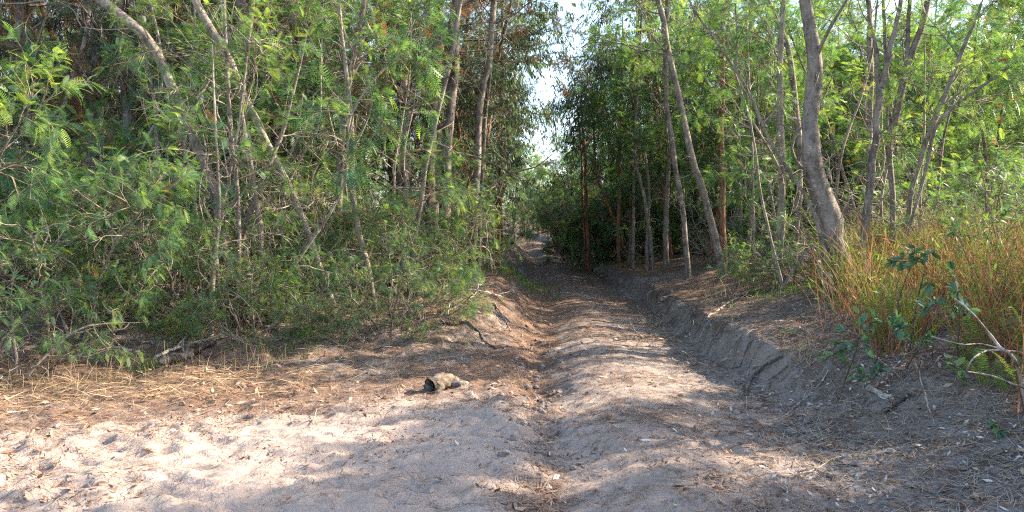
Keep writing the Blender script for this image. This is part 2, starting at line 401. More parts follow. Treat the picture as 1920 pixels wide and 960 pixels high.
def wattle_crown(geo, LP, LR, nb=5, nt=4, nf=7, bl=0.8, tl=0.35, fs=0.13, base=0.45, tpl=FR_HI, bark='brown_twig', lo=0.2, dead=0.02):
    p, d, t, pi = kids(LP, nb, lo, 1.0, 0.75, 0.25, 0.3)
    B = grow(p, d, bl * rng.uniform(0.6, 1.3, len(p)), 7, 0.15, 0.02)
    tubes(geo, B, lin(0.0075, 0.003, len(B), 7), 3, bark)
    p, d, t, pi = kids(B, nt, 0.25, 1.0, 0.7, 0.25, 0.3)
    T_ = grow(p, d, tl * rng.uniform(0.6, 1.3, len(p)), 5, 0.12, -0.02)
    tubes(geo, T_, lin(0.004, 0.0018, len(T_), 5), 3, bark)
    T_ = np.concatenate([T_, B[:, -5:]])
    wattle_leaves(geo, T_, nf, fs, base, tpl, dead)
def dead_twigs(geo, TP, TR, n, t0, t1, length, mat='twig', nb=3, up=-0.03, thick=1.0):
    pos, d, t, _ = kids(TP[None] if TP.ndim == 2 else TP, n, t0, t1, 1.15, 0.3)
    P = grow(pos, d, length * rng.uniform(0.4, 1.3, len(pos)), 10, 0.24, up)
    tubes(geo, P, lin(0.010 * thick, 0.003, len(P), 10), 4, mat)
    p, d, t, _ = kids(P, nb, 0.2, 0.95, 0.8, 0.3)
    B = grow(p, d, length * 0.4 * rng.uniform(0.4, 1.3, len(p)), 7, 0.3, up)
    tubes(geo, B, lin(0.005 * thick, 0.002, len(B), 7), 3, mat)
    p, d, t, _ = kids(B, 2, 0.2, 0.95, 0.8, 0.3)
    C = grow(p, d, length * 0.18 * rng.uniform(0.4, 1.3, len(p)), 5, 0.3, up)
    tubes(geo, C, lin(0.003, 0.0015, len(C), 5), 3, mat)
def gum_crown(geo, LP, nb=5, nt=5, nl=10, bl=0.9, tl=0.5, ls=0.14, base=0.45):
    p, d, t, pi = kids(LP, nb, 0.3, 1.0, 0.8, 0.25)
    B = grow(p, d, bl * rng.uniform(0.6, 1.3, len(p)), 7, 0.14, 0.0)
    tubes(geo, B, lin(0.009, 0.003, len(B), 7), 3, 'brown_twig')
    p, d, t, pi = kids(B, nt, 0.2, 1.0, 0.8, 0.25)
    T_ = grow(p, d, tl * rng.uniform(0.6, 1.3, len(p)), 6, 0.1, -0.22)
    tubes(geo, T_, lin(0.004, 0.0018, len(T_), 6), 3, 'brown_twig')
    pos, d, t, pi = kids(T_, nl, 0.1, 1.0, 0.7, 0.3)
    d = unit(d * 0.55 + np.array([0, 0, -0.9]) + rng.normal(size=d.shape) * 0.22)
    tn = tint_of(pos, len(pos), base, 0.2); tn[rng.random(len(tn)) < 0.02] = 0
    stamp(geo, GUM, pos, d, ls * rng.uniform(0.7, 1.25, len(pos)), 'gum_leaf', tn, roll=3.0, up=(0, 0, 0))
def pine_crown(geo, LP, nb=7, nt=5, bl=0.7, tl=0.28, ns=0.15, base=0.6, brown=0.12):
    p, d, t, pi = kids(LP, nb, 0.25, 1.0, 0.8, 0.2, 0.6)
    B = grow(p, d, bl * rng.uniform(0.5, 1.2, len(p)), 6, 0.1, 0.06)
    tubes(geo, B, lin(0.009, 0.004, len(B), 6), 3, 'brown_twig')
    p, d, t, pi = kids(B, nt, 0.3, 1.0, 0.6, 0.25)
    pos = np.concatenate([p, B[:, -1], p + d * tl * 0.5]); dd = np.concatenate([d, unit(B[:, -1] - B[:, -2]), d])
    dd = unit(dd + np.array([0, 0, 0.25]))
    tn = np.clip(tint_of(pos, len(pos), base, 0.12), 0.3, 1)
    cl = vn(pos[:, 0] * 1.3 + 7, pos[:, 1] * 1.3 + pos[:, 2] * 1.1)
    br = cl > 0.5 - brown * 2.2 - 0.05
    tn[br] = rng.uniform(0, 0.24, br.sum())
    stamp(geo, TUFT, pos, dd, ns * rng.uniform(0.8, 1.2, len(pos)), 'pine_leaf', tn, roll=1.0)

# ------------------------------------------------------------------ the ground: one fine grid, cut where the kinds of ground meet
def axis_x():
    a = list(np.arange(-6.2, 5.6, 0.036)); st = 0.036
    l, r = [a[0]], [a[-1]]
    while r[-1] < 260: st *= 1.06; r.append(r[-1] + st)
    st = 0.036
    while l[-1] > -260: st *= 1.06; l.append(l[-1] - st)
    return np.array(l[:0:-1] + a + r[1:])
def axis_y():
    y = [-12.0]
    while y[-1] < 1.8: y.append(y[-1] + 0.3)
    while y[-1] < 420: y.append(y[-1] + max(0.022, 0.0062 * y[-1] if y[-1] < 45 else 0.03 * y[-1]))
    return np.array(y)
gx, gy = axis_x(), axis_y()
X, Y = np.meshgrid(gx, gy)
Z = height(X, Y)
GV = np.stack([X, Y, Z], -1)
s_, near_, lip_, slope_, left_ = parts_of(X, Y)
edge = Y + 0.45 * (-X - 1)
patch = fbm(X * 0.6 + 3, Y * 0.9 + 8, 3)
litter = np.where(s_ > 0.4, 0.27 + 0.36 * ss(7, 14, Y) + (0.26 - 0.22 * ss(8, 15, Y)) * ss(0.4, 1.9, s_) - 0.35 * np.exp(-((s_ - 1.25) / 0.16) ** 2) * near_, 0.27 + 0.36 * ss(7, 14, Y))
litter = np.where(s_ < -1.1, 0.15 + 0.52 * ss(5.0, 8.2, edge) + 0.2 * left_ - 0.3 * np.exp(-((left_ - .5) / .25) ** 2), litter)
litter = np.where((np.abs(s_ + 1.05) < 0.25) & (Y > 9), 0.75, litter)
litter = np.clip(litter + patch * 0.30 + 0.30 * np.exp(-((s_ + 1.12) / 0.2) ** 2), 0, 1)
soil = np.where(s_ > 0.2, 0.35 + 0.5 * ss(0.2, 1.3, s_), 0.12 + 0.3 * ss(-1.3, 0.0, s_)) + 0.3 * ss(12, 20, Y)
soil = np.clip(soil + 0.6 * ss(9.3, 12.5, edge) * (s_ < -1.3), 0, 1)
nv = np.zeros_like(GV)
du, dv = np.gradient(GV, axis=1), np.gradient(GV, axis=0)
nv = unit(np.cross(du, dv))
idx = np.arange(X.size).reshape(X.shape)
quads = np.stack([idx[:-1, :-1], idx[:-1, 1:], idx[1:, 1:], idx[1:, :-1]], -1).reshape(-1, 4)
fs_, fy_, fe_ = s_[:-1, :-1].ravel(), Y[:-1, :-1].ravel(), edge[:-1, :-1].ravel()
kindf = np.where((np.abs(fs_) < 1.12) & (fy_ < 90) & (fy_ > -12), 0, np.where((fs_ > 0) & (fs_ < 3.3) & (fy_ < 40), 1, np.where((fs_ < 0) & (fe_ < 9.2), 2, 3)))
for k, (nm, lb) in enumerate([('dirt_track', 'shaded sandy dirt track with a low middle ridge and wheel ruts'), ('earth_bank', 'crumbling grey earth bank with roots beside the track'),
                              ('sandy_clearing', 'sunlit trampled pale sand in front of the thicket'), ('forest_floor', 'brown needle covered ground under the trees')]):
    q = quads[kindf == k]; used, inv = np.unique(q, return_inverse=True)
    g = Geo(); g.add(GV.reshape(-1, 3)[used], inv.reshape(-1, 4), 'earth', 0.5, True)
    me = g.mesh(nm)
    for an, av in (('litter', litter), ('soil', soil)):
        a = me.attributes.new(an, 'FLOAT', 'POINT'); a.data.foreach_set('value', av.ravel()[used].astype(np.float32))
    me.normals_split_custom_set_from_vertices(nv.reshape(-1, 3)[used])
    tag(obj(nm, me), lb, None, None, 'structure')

# ------------------------------------------------------------------ hand-placed trees
def resample(pts, rad, m):
    pts, rad = np.asarray(pts, float), np.asarray(rad, float)
    L = np.concatenate([[0], np.cumsum(np.linalg.norm(np.diff(pts, axis=0), axis=1))])
    # Catmull-Rom through the points
    out, orad = [], []
    for q in np.linspace(0, L[-1], m):
        i = min(max(np.searchsorted(L, q) - 1, 0), len(pts) - 2); w = (q - L[i]) / (L[i + 1] - L[i])
        p0, p1, p2, p3 = pts[max(i - 1, 0)], pts[i], pts[i + 1], pts[min(i + 2, len(pts) - 1)]
        out.append(0.5 * (2 * p1 + (p2 - p0) * w + (2 * p0 - 5 * p1 + 4 * p2 - p3) * w * w + (3 * p1 - p0 - 3 * p2 + p3) * w ** 3))
        orad.append(rad[i] * (1 - w) + rad[i + 1] * w)
    return np.array(out), np.array(orad)
def trunk_line(path, d, dia, ext=3.0, dtop=None, m=26, toground=True, flare=1.25):
    dtop = d if dtop is None else dtop
    n = len(path); ds = np.linspace(d, dtop, n)
    pts = [at(px, py, dd) for (px, py), dd in zip(path, ds)]
    rad = np.interp(np.linspace(0, 1, n), np.linspace(0, 1, len(dia)), dia) / 2 * d / F * (1 if dia[0] > 30 else 0.86)
    if toground:
        b = pts[0].copy(); g = gz(b[0], b[1])
        if b[2] > g + 0.05:
            dr = pts[0] - pts[1]; dr = dr / max(abs(dr[2]), 1e-3)
            k = b[2] - g
            lat = np.clip(dr[:2] * k, -0.5, 0.5)
            q = np.array([b[0] + lat[0], b[1] + lat[1], 0]); q[2] = gz(q[0], q[1])
            pts = [q] + pts; rad = np.concatenate([[rad[0] * 1.1], rad])
        else:
            pts[0][2] = g
        pts = [pts[0] - np.array([0, 0, 0.12])] + pts; rad = np.concatenate([[rad[0] * flare], rad])
    if ext:
        dr = unit(pts[-1] - pts[-2]); dr2 = unit(dr + np.array([0, 0, 0.5]))
        pts += [pts[-1] + dr * ext * 0.4, pts[-1] + dr * ext * 0.4 + dr2 * ext * 0.6]
        rad = np.concatenate([rad, [rad[-1] * 0.75, max(rad[-1] * 0.3, 0.008)]])
    P, R = resample(pts, rad, m)
    w = rng.normal(size=(m, 3)); w[:, 2] = 0; w = (w + np.roll(w, 1, 0)) * 0.22
    P = P + w * R[:, None] * 0.7
    return P, R
def hand_tree(name, label, path, d, dia, sp='wattle', ext=3.0, dtop=None, nl=7, lt=(0.45, 1.0), ll=1.5, la=0.85, dense=1.0, dead=5, dt=(0.08, 0.7), dl=0.9,
              bark=None, base=0.5, fs=0.105, up=0.06, tgt=True, k=10, fork=None, cat='tree', group=None):
    P, R = trunk_line(path, d, dia, ext, dtop, toground=tgt)
    loc = P[0] + np.array([0, 0, 0.12])
    root = thing(name, label, cat, loc, group)
    bark = bark or {'wattle': 'wattle_bark', 'pine': 'pine_bark', 'gum': 'gum_bark'}[sp]
    g = Geo(); tubes(g, P, R, k, bark, 0.035 if sp != 'pine' else 0.07)
    obj('trunk', g.mesh('trunk', loc), root)
    if fork:
        for fp, fdia in fork:
            FP, FRd = trunk_line(fp, d, fdia, ext * 0.8, dtop, 16, False)
            gf = Geo(); tubes(gf, FP, FRd, 8, bark, 0.035)
            obj('limb', gf.mesh('limb', loc), root)
            P2 = FP
            LPf, LRf = limbs_of(FP, FRd, max(nl // 2, 2), 0.5, 1.0, la, ll * 0.8)
            gc = Geo(); tubes(gc, LPf, LRf, 4, 'twig'); wattle_crown(gc, LPf, LRf, 4, 4, 9, 0.7, 0.3, fs, base)
            obj('crown', gc.mesh('crown', loc), root)
    if nl:
        LP, LR = limbs_of(P, R, nl, lt[0], lt[1], la, ll, up=up)
        for a, b in zip(LP, LR):
            gl = Geo(); tubes(gl, a, b, 6, bark if sp != 'pine' else 'brown_twig')
            obj('limb', gl.mesh('limb', loc), root)
        gc = Geo()
        if sp == 'wattle': wattle_crown(gc, LP, LR, max(2, round(5 * dense)), 4, max(3, round(8 * dense)), 0.7, 0.30, fs, base)
        elif sp == 'gum': gum_crown(gc, LP, max(2, round(6 * dense)), 5, max(4, round(10 * dense)), base=base)
        else: pine_crown(gc, LP, max(3, round(8 * dense)), 5, base=base)
        if dead: dead_twigs(gc, P, R, dead, dt[0], dt[1], dl)
        obj('crown', gc.mesh('crown', loc), root)
    elif dead:
        gc = Geo(); dead_twigs(gc, P, R, dead, dt[0], dt[1], dl); obj('dead_twigs', gc.mesh('dead_twigs', loc), root)
    return root

dR = depth_of(1600, 552)
# --- right of the track
hand_tree('wattle_tree', 'thick grey trunk leaning and bending up from the bank beside the grass', [(1598, 552), (1574, 480), (1550, 390), (1530, 300), (1516, 225), (1528, 160), (1521, 80), (1506, 0)], dR, [60, 46, 40, 36, 29, 29, 25, 20],
          ext=1.6, nl=8, lt=(0.42, 1), ll=1.8, dense=0.8, dead=12, base=0.62, k=14)
hand_tree('wattle_tree', 'slim upright trunk just behind the thick bent trunk, forking near the top', [(1612, 520), (1620, 440), (1631, 350), (1641, 250), (1652, 165)], dR + 0.4, [19, 17, 15, 14], ext=0, nl=2, lt=(0.7, 1), ll=1.0, dead=8, base=0.65, dense=0.5,
          fork=[([(1652, 165), (1668, 95), (1682, 40), (1690, -20)], [13, 11, 9]), ([(1648, 180), (1643, 100), (1632, 40), (1622, -20)], [9, 8, 6])])
hand_tree('wattle_tree', 'pair of slim stems splitting into a wide right leaning fork above the grass', [(1674, 470), (1670, 300), (1664, 190), (1660, 95)], dR + 1.2, [14, 11, 9, 8], nl=5, ext=2.5, ll=1.4, lt=(.4, 1), dead=7, base=0.7, dense=0.7,
          fork=[([(1670, 260), (1691, 175), (1705, 120), (1726, 60), (1744, -10)], [17, 17, 15, 13]), ([(1688, 180), (1698, 130), (1702, 60), (1708, -10)], [10, 9, 9, 8])])
hand_tree('wattle_tree', 'pale sunlit stem leaning over the grass with a broken top', [(1688, 465), (1702, 415), (1715, 340), (1742, 250), (1766, 195), (1792, 122), (1812, 78)], dR + 1.0, [11, 11, 11, 12, 10, 9], ext=0.6, nl=6, lt=(0.35, 1), ll=1.5, dead=10, bark='pale_bark', base=0.75, dense=0.7)
hand_tree('wattle_tree', 'thin dark stem arching rightward over the tall grass', [(1692, 470), (1735, 320), (1760, 230), (1830, 170), (1900, 120)], dR + 0.6, [6, 7, 7, 6], ext=1.2, nl=8, lt=(0.4, 1), ll=1.2, dead=5, base=0.8, la=0.7, dense=0.7)
hand_tree('wattle_tree', 'thin sapling leaning left across the thick bent trunk', [(1566, 550), (1532, 419), (1507, 362), (1478, 319), (1440, 255), (1390, 150), (1330, 60)], dR - 0.1, [9, 8, 7, 6, 5], ext=1.0, nl=6, lt=(0.5, 1), ll=1.1, dead=6, base=0.62)
hand_tree('wattle_tree', 'straight trunk half hidden behind the slim forked trunk', [(1630, 470), (1631, 300), (1633, 100), (1628, 0)], dR + 3, [13, 12, 11, 10], nl=7, ll=1.5, dead=8, base=0.66)
hand_tree('wattle_tree', 'pale upright trunk behind the fern edge at the bend of bank', [(1462, 512), (1464, 400), (1466, 300), (1463, 180), (1465, 80), (1470, 0)], dR + 2.6, [19, 16, 13, 12, 11], nl=8, ll=1.7, dead=9, bark='pale_bark', base=0.6)
hand_tree('wattle_tree', 'dark trunk curving up left behind the pale upright trunk', [(1490, 480), (1500, 330), (1492, 200), (1478, 90), (1440, 0)], dR + 3.5, [14, 13, 12, 10], nl=7, ll=1.6, dead=7, base=0.6)
hand_tree('wattle_tree', 'leaning grey trunk at the top of the bank, tilting away from the track', [(1350, 490), (1320, 370), (1300, 305), (1285, 240), (1270, 165), (1255, 100), (1240, 30)], 15.5, [17, 15, 14, 13, 12], nl=9, ll=1.9, dead=8, base=0.55)
hand_tree('wattle_tree', 'dark straight trunk left of the leaning grey trunk', [(1288, 482), (1280, 400), (1267, 320), (1253, 225), (1248, 125), (1250, 20)], 16.5, [12, 11, 10], nl=8, ll=1.8, dead=8, base=0.5)
hand_tree('wattle_tree', 'reddish brown upright trunk beside the leaning grey trunk', [(1356, 482), (1353, 350), (1352, 240), (1355, 100), (1358, 0)], 16.8, [14, 13, 12], nl=8, ll=1.7, dead=8, bark='gum_bark', base=0.5)
hand_tree('wattle_tree', 'dark trunk deep in the right hand wood behind thin pale poles', [(1386, 470), (1387, 350), (1389, 250), (1402, 100), (1410, 0)], 19, [11, 10, 9], nl=8, ll=1.8, dead=8, base=0.5)
hand_tree('wattle_tree', 'very thin pale pole standing on the bank top beside bare twigs', [(1414, 500), (1412, 400), (1411, 300), (1405, 160)], 14.5, [6, 5, 4], nl=4, ll=1.0, dead=7, bark='pale_bark', base=0.6)
hand_tree('wattle_tree', 'thin lichen pale sapling pole at the edge of the bank where it meets track', [(1187, 502), (1188, 400), (1189, 280), (1191, 180)], depth_of(1187, 502), [6, 6, 5], nl=5, ll=1.2, dead=4, bark='pale_bark', base=0.5)
hand_tree('wattle_tree', 'curving dark trunk behind the thin sapling pole', [(1222, 475), (1210, 380), (1192, 300), (1192, 230), (1198, 120)], 21, [9, 8, 7], nl=9, ll=1.9, dead=8, base=0.45)
hand_tree('gum_tree', 'tall orange barked gum standing in front of the dark foliage', [(1161, 478), (1160, 350), (1163, 225), (1165, 150)], 24, [9, 8, 7], 'gum', ext=2.0, nl=12, lt=(0.45, 1), ll=1.6, dead=4, base=0.4,
          fork=None)
hand_tree('gum_tree', 'orange stem slanting left from foot of the tall orange gum', [(1158, 430), (1137, 375), (1118, 325), (1113, 240)], 24.2, [6, 5, 5], 'gum', ext=1.5, nl=8, lt=(0.5, 1), ll=1.2, dead=4, base=0.4)
hand_tree('gum_tree', 'orange barked gum nearest the track bend with a ragged foot', [(1104, 476), (1101, 400), (1097, 300), (1092, 220)], 28, [10, 8, 6], 'gum', ext=1.2, nl=14, lt=(0.35, 1), ll=1.5, dead=8, base=0.38)
hand_tree('gum_tree', 'slimmer orange gum twinned with the one at the track bend', [(1098, 474), (1093, 380), (1090, 290), (1084, 220)], 28.4, [5, 5, 4], 'gum', ext=1.0, nl=11, lt=(0.4, 1), ll=1.3, dead=8, base=0.42)
rng = np.random.default_rng(12)
# --- left of the track
hand_tree('wattle_tree', 'stout grey trunk leaning to the upper left, highest on the left side', [(440, 560), (415, 430), (392, 330), (372, 275), (345, 210), (322, 160), (298, 108), (262, 62), (190, 0)], 9.9, [21, 20, 20, 20, 20, 21, 21], bark='wattle_bark', ext=2.5, nl=7, lt=(0.3, 1), ll=1.8, dense=0.8, dead=20, dl=1.3, base=0.5, k=12)
hand_tree('wattle_tree', 'long grey trunk slanting from upper left down into the middle of thicket', [(600, 500), (572, 425), (541, 350), (512, 296), (478, 221), (453, 175), (428, 112), (395, 50), (362, -10)], 10.3, [13, 14, 15, 17, 18, 18, 16], bark='pale_bark', ext=2.5, nl=6, lt=(0.3, 1), ll=1.6, dense=0.8, dead=18, dl=1.2, base=0.5)
hand_tree('wattle_tree', 'thin upright trunk crossing behind the upper slanting trunks', [(445, 545), (447, 440), (445, 350), (434, 267), (428, 183), (424, 100), (420, -10)], 9.8, [10, 10, 9, 8], nl=5, lt=(0.25, 1), ll=1.3, dense=0.8, dead=14, base=0.55)
hand_tree('wattle_tree', 'thin grey trunk bowing out from the crossing point of slanting trunks', [(492, 560), (489, 495), (487, 425), (474, 350), (466, 287), (453, 204), (462, 120)], 10.0, [11, 12, 12, 10, 9], nl=5, lt=(0.25, 1), ll=1.3, dense=0.8, dead=14, base=0.55)
hand_tree('wattle_tree', 'pale thin stem rooted at the edge of the sand beside fallen branches', [(396, 632), (398, 560), (402, 480), (412, 400), (408, 320)], depth_of(396, 634), [13, 12, 9, 7], nl=4, lt=(0.35, 1), ll=1.1, dense=0.8, dead=12, bark='pale_bark', base=0.6, ext=1.5)
hand_tree('wattle_tree', 'curving thin stem next to the pale stem by the fallen branches', [(428, 618), (412, 550), (407, 480), (411, 430), (430, 330)], depth_of(428, 618), [8, 7, 6, 5], nl=4, lt=(0.4, 1), ll=1.0, dense=0.8, dead=10, bark='pale_bark', base=0.6, ext=1.5)
hand_tree('wattle_tree', 'dark leaning lower trunk beside the curly root', [(425, 595), (437, 530), (447, 480), (470, 400), (500, 320)], 10.2, [17, 16, 13, 10], nl=4, lt=(0.4, 1), ll=1.3, dense=0.8, dead=12, base=0.5, ext=2)
hand_tree('pine_tree', 'dark straight pine trunk with one long bough rising to the upper right', [(562, 500), (560, 430), (556, 320), (557, 200), (557, 100), (545, 0)], 14.5, [20, 19, 18, 17], 'pine', ext=4, nl=7, lt=(0.45, 1), ll=2.0, dense=0.8, dead=18, dl=1.4,
          fork=[([(562, 160), (590, 138), (625, 118), (682, 80), (740, 30)], [14, 13, 11, 9])])
hand_tree('wattle_tree', 'bluish trunk with a forked top right of the dark pine trunk', [(636, 470), (634, 320), (632, 175), (636, 75), (640, 0)], 16, [11, 11, 10, 9], nl=6, lt=(0.4, 1), ll=1.7, dense=0.8, dead=12, base=0.5)
hand_tree('wattle_tree', 'pale crooked lower trunk emerging below the bright green foliage', [(706, 580), (698, 545), (690, 505), (672, 430), (662, 340), (660, 240), (650, 140)], depth_of(706, 582), [11, 13, 13, 11, 9], nl=6, lt=(0.3, 1), ll=1.5, dense=0.8, dead=12, bark='pale_bark', base=0.55)
hand_tree('pine_tree', 'rough barked pine, the one of the close pair farther from the track', [(792, 510), (800, 400), (806, 225), (816, 150), (822, 0)], 14.5, [26, 24, 23, 21], 'pine', ext=5, nl=7, lt=(0.55, 1), ll=2.0, dense=0.8, dead=16, dl=1.3, k=14)
hand_tree('pine_tree', 'rough barked pine with reddish patches, the one of the close pair nearer the track', [(826, 505), (831, 425), (838, 350), (842, 225), (852, 100), (860, 0)], 14.0, [26, 25, 24, 23, 21], 'pine', ext=5, nl=7, lt=(0.55, 1), ll=2.0, dense=0.8, dead=16, dl=1.3, k=14)
hand_tree('wattle_tree', 'long thin pale stem slanting up right across the pair of pines', [(772, 505), (775, 465), (790, 375), (802, 300), (830, 175), (850, 90), (866, -10)], 11.8, [11, 11, 10, 9, 8], nl=4, lt=(0.4, 1), ll=1.2, dense=0.8, dead=12, base=0.55, dl=0.8)
hand_tree('gum_tree', 'gum with hanging leaves against the sky gap over the track', [(884, 500), (886, 430), (892, 340), (901, 200), (916, 100), (926, 0)], 15, [18, 16, 15, 14, 13], 'gum', ext=3.5, nl=10, lt=(0.55, 1), ll=2.4, dense=0.8, dead=10, bark='wattle_bark', base=0.5)
hand_tree('wattle_tree', 'slim brown trunk close on the track side of the hanging leaf gum', [(898, 500), (900, 400), (906, 300), (915, 175), (922, 90)], 15.6, [9, 8, 8, 7], nl=5, lt=(0.4, 1), ll=1.4, dense=0.8, dead=11, base=0.5)
hand_tree('wattle_tree', 'thin dark sapling bending over the left edge of track', [(868, 520), (880, 450), (905, 370), (945, 330), (985, 318)], 14, [6, 6, 5, 4], nl=5, lt=(0.3, 1), ll=1.0, dense=0.8, dead=9, base=0.4, ext=0.6, bark='brown_twig')

LANDMARKS = [(330, 'the stout leaning grey trunk'), (470, 'the long slanting grey trunk'), (557, 'the dark straight pine trunk'), (634, 'the bluish fork topped trunk'), (720, 'the pale crooked lower trunk'),
             (830, 'the close pair of pines'), (905, 'the hanging leaf gum'), (1098, 'the twin orange gums'), (1161, 'the tall orange gum'), (1215, 'the curving dark trunk'), (1275, 'the dark straight trunk'), (1330, 'the leaning grey trunk'),
             (1395, 'the thin pale pole'), (1464, 'the pale upright trunk'), (1545, 'the thick bent trunk'), (1640, 'the slim forked trunk'), (1740, 'the pale stem with the broken top'), (1860, 'the far end of the tall grass'), (100, 'the sand corner shrubs'), (220, 'the first feathery shrubs')]
rng = np.random.default_rng(17)
def spot0(px): return min(LANDMARKS, key=lambda l: abs(l[0] - px))[1]
for i in range(24):
    left = i < 15
    px = (rng.uniform(250, 800) if left else rng.uniform(1450, 1760)); d = rng.uniform(9.6, 13) + (0 if px < 700 else 1.5); ln = rng.normal() * (110 if left else 55); top = rng.uniform(-20, 260); m_ = rng.normal() * 25
    hand_tree('sapling', f'thin pale sapling stem leaning {"left" if ln < 0 else "right"} near {spot0(px)}', [(px, 520), (px + ln * .35 + m_, 520 - (520 - top) * .4), (px + ln * .7 - m_ * .5, 520 - (520 - top) * .75), (px + ln, top)], d, [7.5, 6, 5, 4],
              nl=3 if left else 2, lt=(0.5, 1), ll=0.8, dense=0.5, dead=5, dl=0.7, bark='pale_bark' if rng.random() < .75 else 'wattle_bark', base=0.6, ext=0.6, k=6, group='thin pale saplings')
rng = np.random.default_rng(19)
# ------------------------------------------------------------------ kinds that repeat: one of each, copied
def proto_wattle(h, nl, lean=0.15, t0=0.22, ll=2.0):
    root = thing('wattle_tree', 'x', 'tree', (0, 0, -50))
    P = grow([(0, 0, -0.15)], [(rng.normal() * lean, rng.normal() * lean, 1)], h, 18, 0.05, 0.02)[0]; R = np.linspace(0.075, 0.015, 18)
    g = Geo(); tubes(g, P, R, 8, 'wattle_bark', 0.04); obj('trunk', g.mesh('trunk'), root)
    LP, LR = limbs_of(P, R, nl, t0, 1.0, 0.85, ll)
    gc = Geo(); tubes(gc, LP, LR, 4, 'brown_twig'); wattle_crown(gc, LP, LR, 6, 4, 7, 0.85, 0.36, 0.165, 0.5, FR_LO)
    dead_twigs(gc, P, R, 12, 0.05, 0.6, 1.0); obj('crown', gc.mesh('crown'), root)
    return root
def proto_shrub(h, stems, spread, nl, base=0.5, fs=0.11, nf=7, tpl=FR_HI):
    root = thing('wattle_shrub', 'x', 'shrub', (0, 0, -50))
    a = rng.uniform(0, 6.28, stems)
    S = np.stack([0.12 * np.cos(a), 0.12 * np.sin(a), np.full(stems, -0.12)], -1)
    D = np.stack([spread * np.cos(a), spread * np.sin(a), np.full(stems, 1.0)], -1) + rng.normal(size=(stems, 3)) * 0.15
    P = grow(S, D, h * rng.uniform(0.7, 1.15, stems), 14, 0.1, -0.01)
    R = lin(0.028, 0.006, stems, 14)
    gc = Geo()
    for i in range(stems):
        g = Geo(); tubes(g, P[i], R[i], 6, 'wattle_bark', 0.04); obj('stem', g.mesh('stem'), root)
        LP, LR = limbs_of(P[i], R[i], nl, 0.1, 1.0, 1.0, 0.9, up=0.0, r=0.5)
        tubes(gc, LP, LR, 4, 'brown_twig'); wattle_crown(gc, LP, LR, 3, 3, nf, 0.5, 0.28, fs, base, tpl)
        dead_twigs(gc, P[i], R[i], 7, 0.05, 0.9, 0.8, thick=1.15)
    obj('crown', gc.mesh('crown'), root)
    return root
def proto_pine(h, nl, brown=0.1):
    root = thing('pine_tree', 'x', 'tree', (0, 0, -50))
    P = grow([(0, 0, -0.2)], [(0, 0, 1)], h, 18, 0.02, 0.0)[0]; R = np.linspace(0.15, 0.02, 18)
    g = Geo(); tubes(g, P, R, 9, 'pine_bark', 0.06); obj('trunk', g.mesh('trunk'), root)
    LP, LR = limbs_of(P, R, nl, 0.2, 1.0, 1.25, 2.6, up=0.02, wig=0.08)
    gc = Geo(); tubes(gc, LP, LR, 4, 'brown_twig'); pine_crown(gc, LP, 8, 5, 0.75, 0.3, 0.17, 0.6, brown)
    dead_twigs(gc, P, R, 16, 0.05, 0.6, 1.6, 'brown_twig', 4); obj('crown', gc.mesh('crown'), root)
    return root
def proto_gum(h, nl, base=0.45):
    root = thing('gum_tree', 'x', 'tree', (0, 0, -50))
    P = grow([(0, 0, -0.2)], [(rng.normal() * .1, rng.normal() * .1, 1)], h, 18, 0.03, 0.02)[0]; R = np.linspace(0.10, 0.02, 18)
    g = Geo(); tubes(g, P, R, 8, 'gum_bark', 0.04); obj('trunk', g.mesh('trunk'), root)
    LP, LR = limbs_of(P, R, nl, 0.25, 1.0, 0.8, 2.2)
    gc = Geo(); tubes(gc, LP, LR, 4, 'brown_twig'); gum_crown(gc, LP, 7, 6, 11, 0.9, 0.5, 0.15, base)
    dead_twigs(gc, P, R, 8, 0.05, 0.5, 1.0, 'brown_twig'); obj('crown', gc.mesh('crown'), root)
    return root
def proto_dead(h):
    root = thing('dead_shrub', 'x', 'shrub', (0, 0, -50))
    n = 9; a = rng.uniform(0, 6.28, n)
    S = np.stack([0.15 * np.cos(a), 0.15 * np.sin(a), np.full(n, -0.1)], -1)
    D = np.stack([0.6 * np.cos(a), 0.6 * np.sin(a), np.full(n, 1.0)], -1)
    P = grow(S, D, h * rng.uniform(0.6, 1.2, n), 12, 0.16, -0.02)
    g = Geo(); tubes(g, P, lin(0.013, 0.004, n, 12), 5, 'twig'); obj('stems', g.mesh('stems'), root)
    for o in root.children: o.name = 'stem'
    gc = Geo(); dead_twigs(gc, P, None, 7, 0.15, 1.0, 1.0, 'twig', 3); obj('twig', gc.mesh('twig'), root)
    return root
PW = [proto_wattle(h, n) for h, n in ((8.5, 13), (7.0, 12), (9.5, 15))]
PS = [proto_shrub(*a) for a in ((2.8, 5, 0.75, 9), (2.2, 6, 0.9, 7), (3.4, 4, 0.55, 11))]
PSL = [proto_shrub(3.2, 5, 0.6, 9, 0.4, 0.16, 6, FR_LO), proto_shrub(2.4, 6, 0.8, 7, 0.35, 0.16, 6, FR_LO)]
PP = [proto_pine(11, 28, 0.18), proto_pine(13, 32, 0.04), proto_pine(10, 24, 0.33)]
PG = [proto_gum(10, 16), proto_gum(8.5, 15, 0.35), proto_gum(12, 18, 0.4)]
PD = [proto_dead(1.6), proto_dead(2.2)]
PH = [proto_wattle(4.6, 5, 0.08, 0.72, 1.05)]
PROTOS = PH + PW + PS + PSL + PP + PG + PD
def place(kinds, x, y, label, group, smin=0.85, smax=1.15, tilt=0.06, dz=0.0):
    o = kinds[int(rng.integers(len(kinds)))]
    return copy_tree(o, (x, y, gz(x, y) + dz), rng.uniform(0, 6.28), rng.uniform(smin, smax), label, group, (rng.normal() * tilt, rng.normal() * tilt))

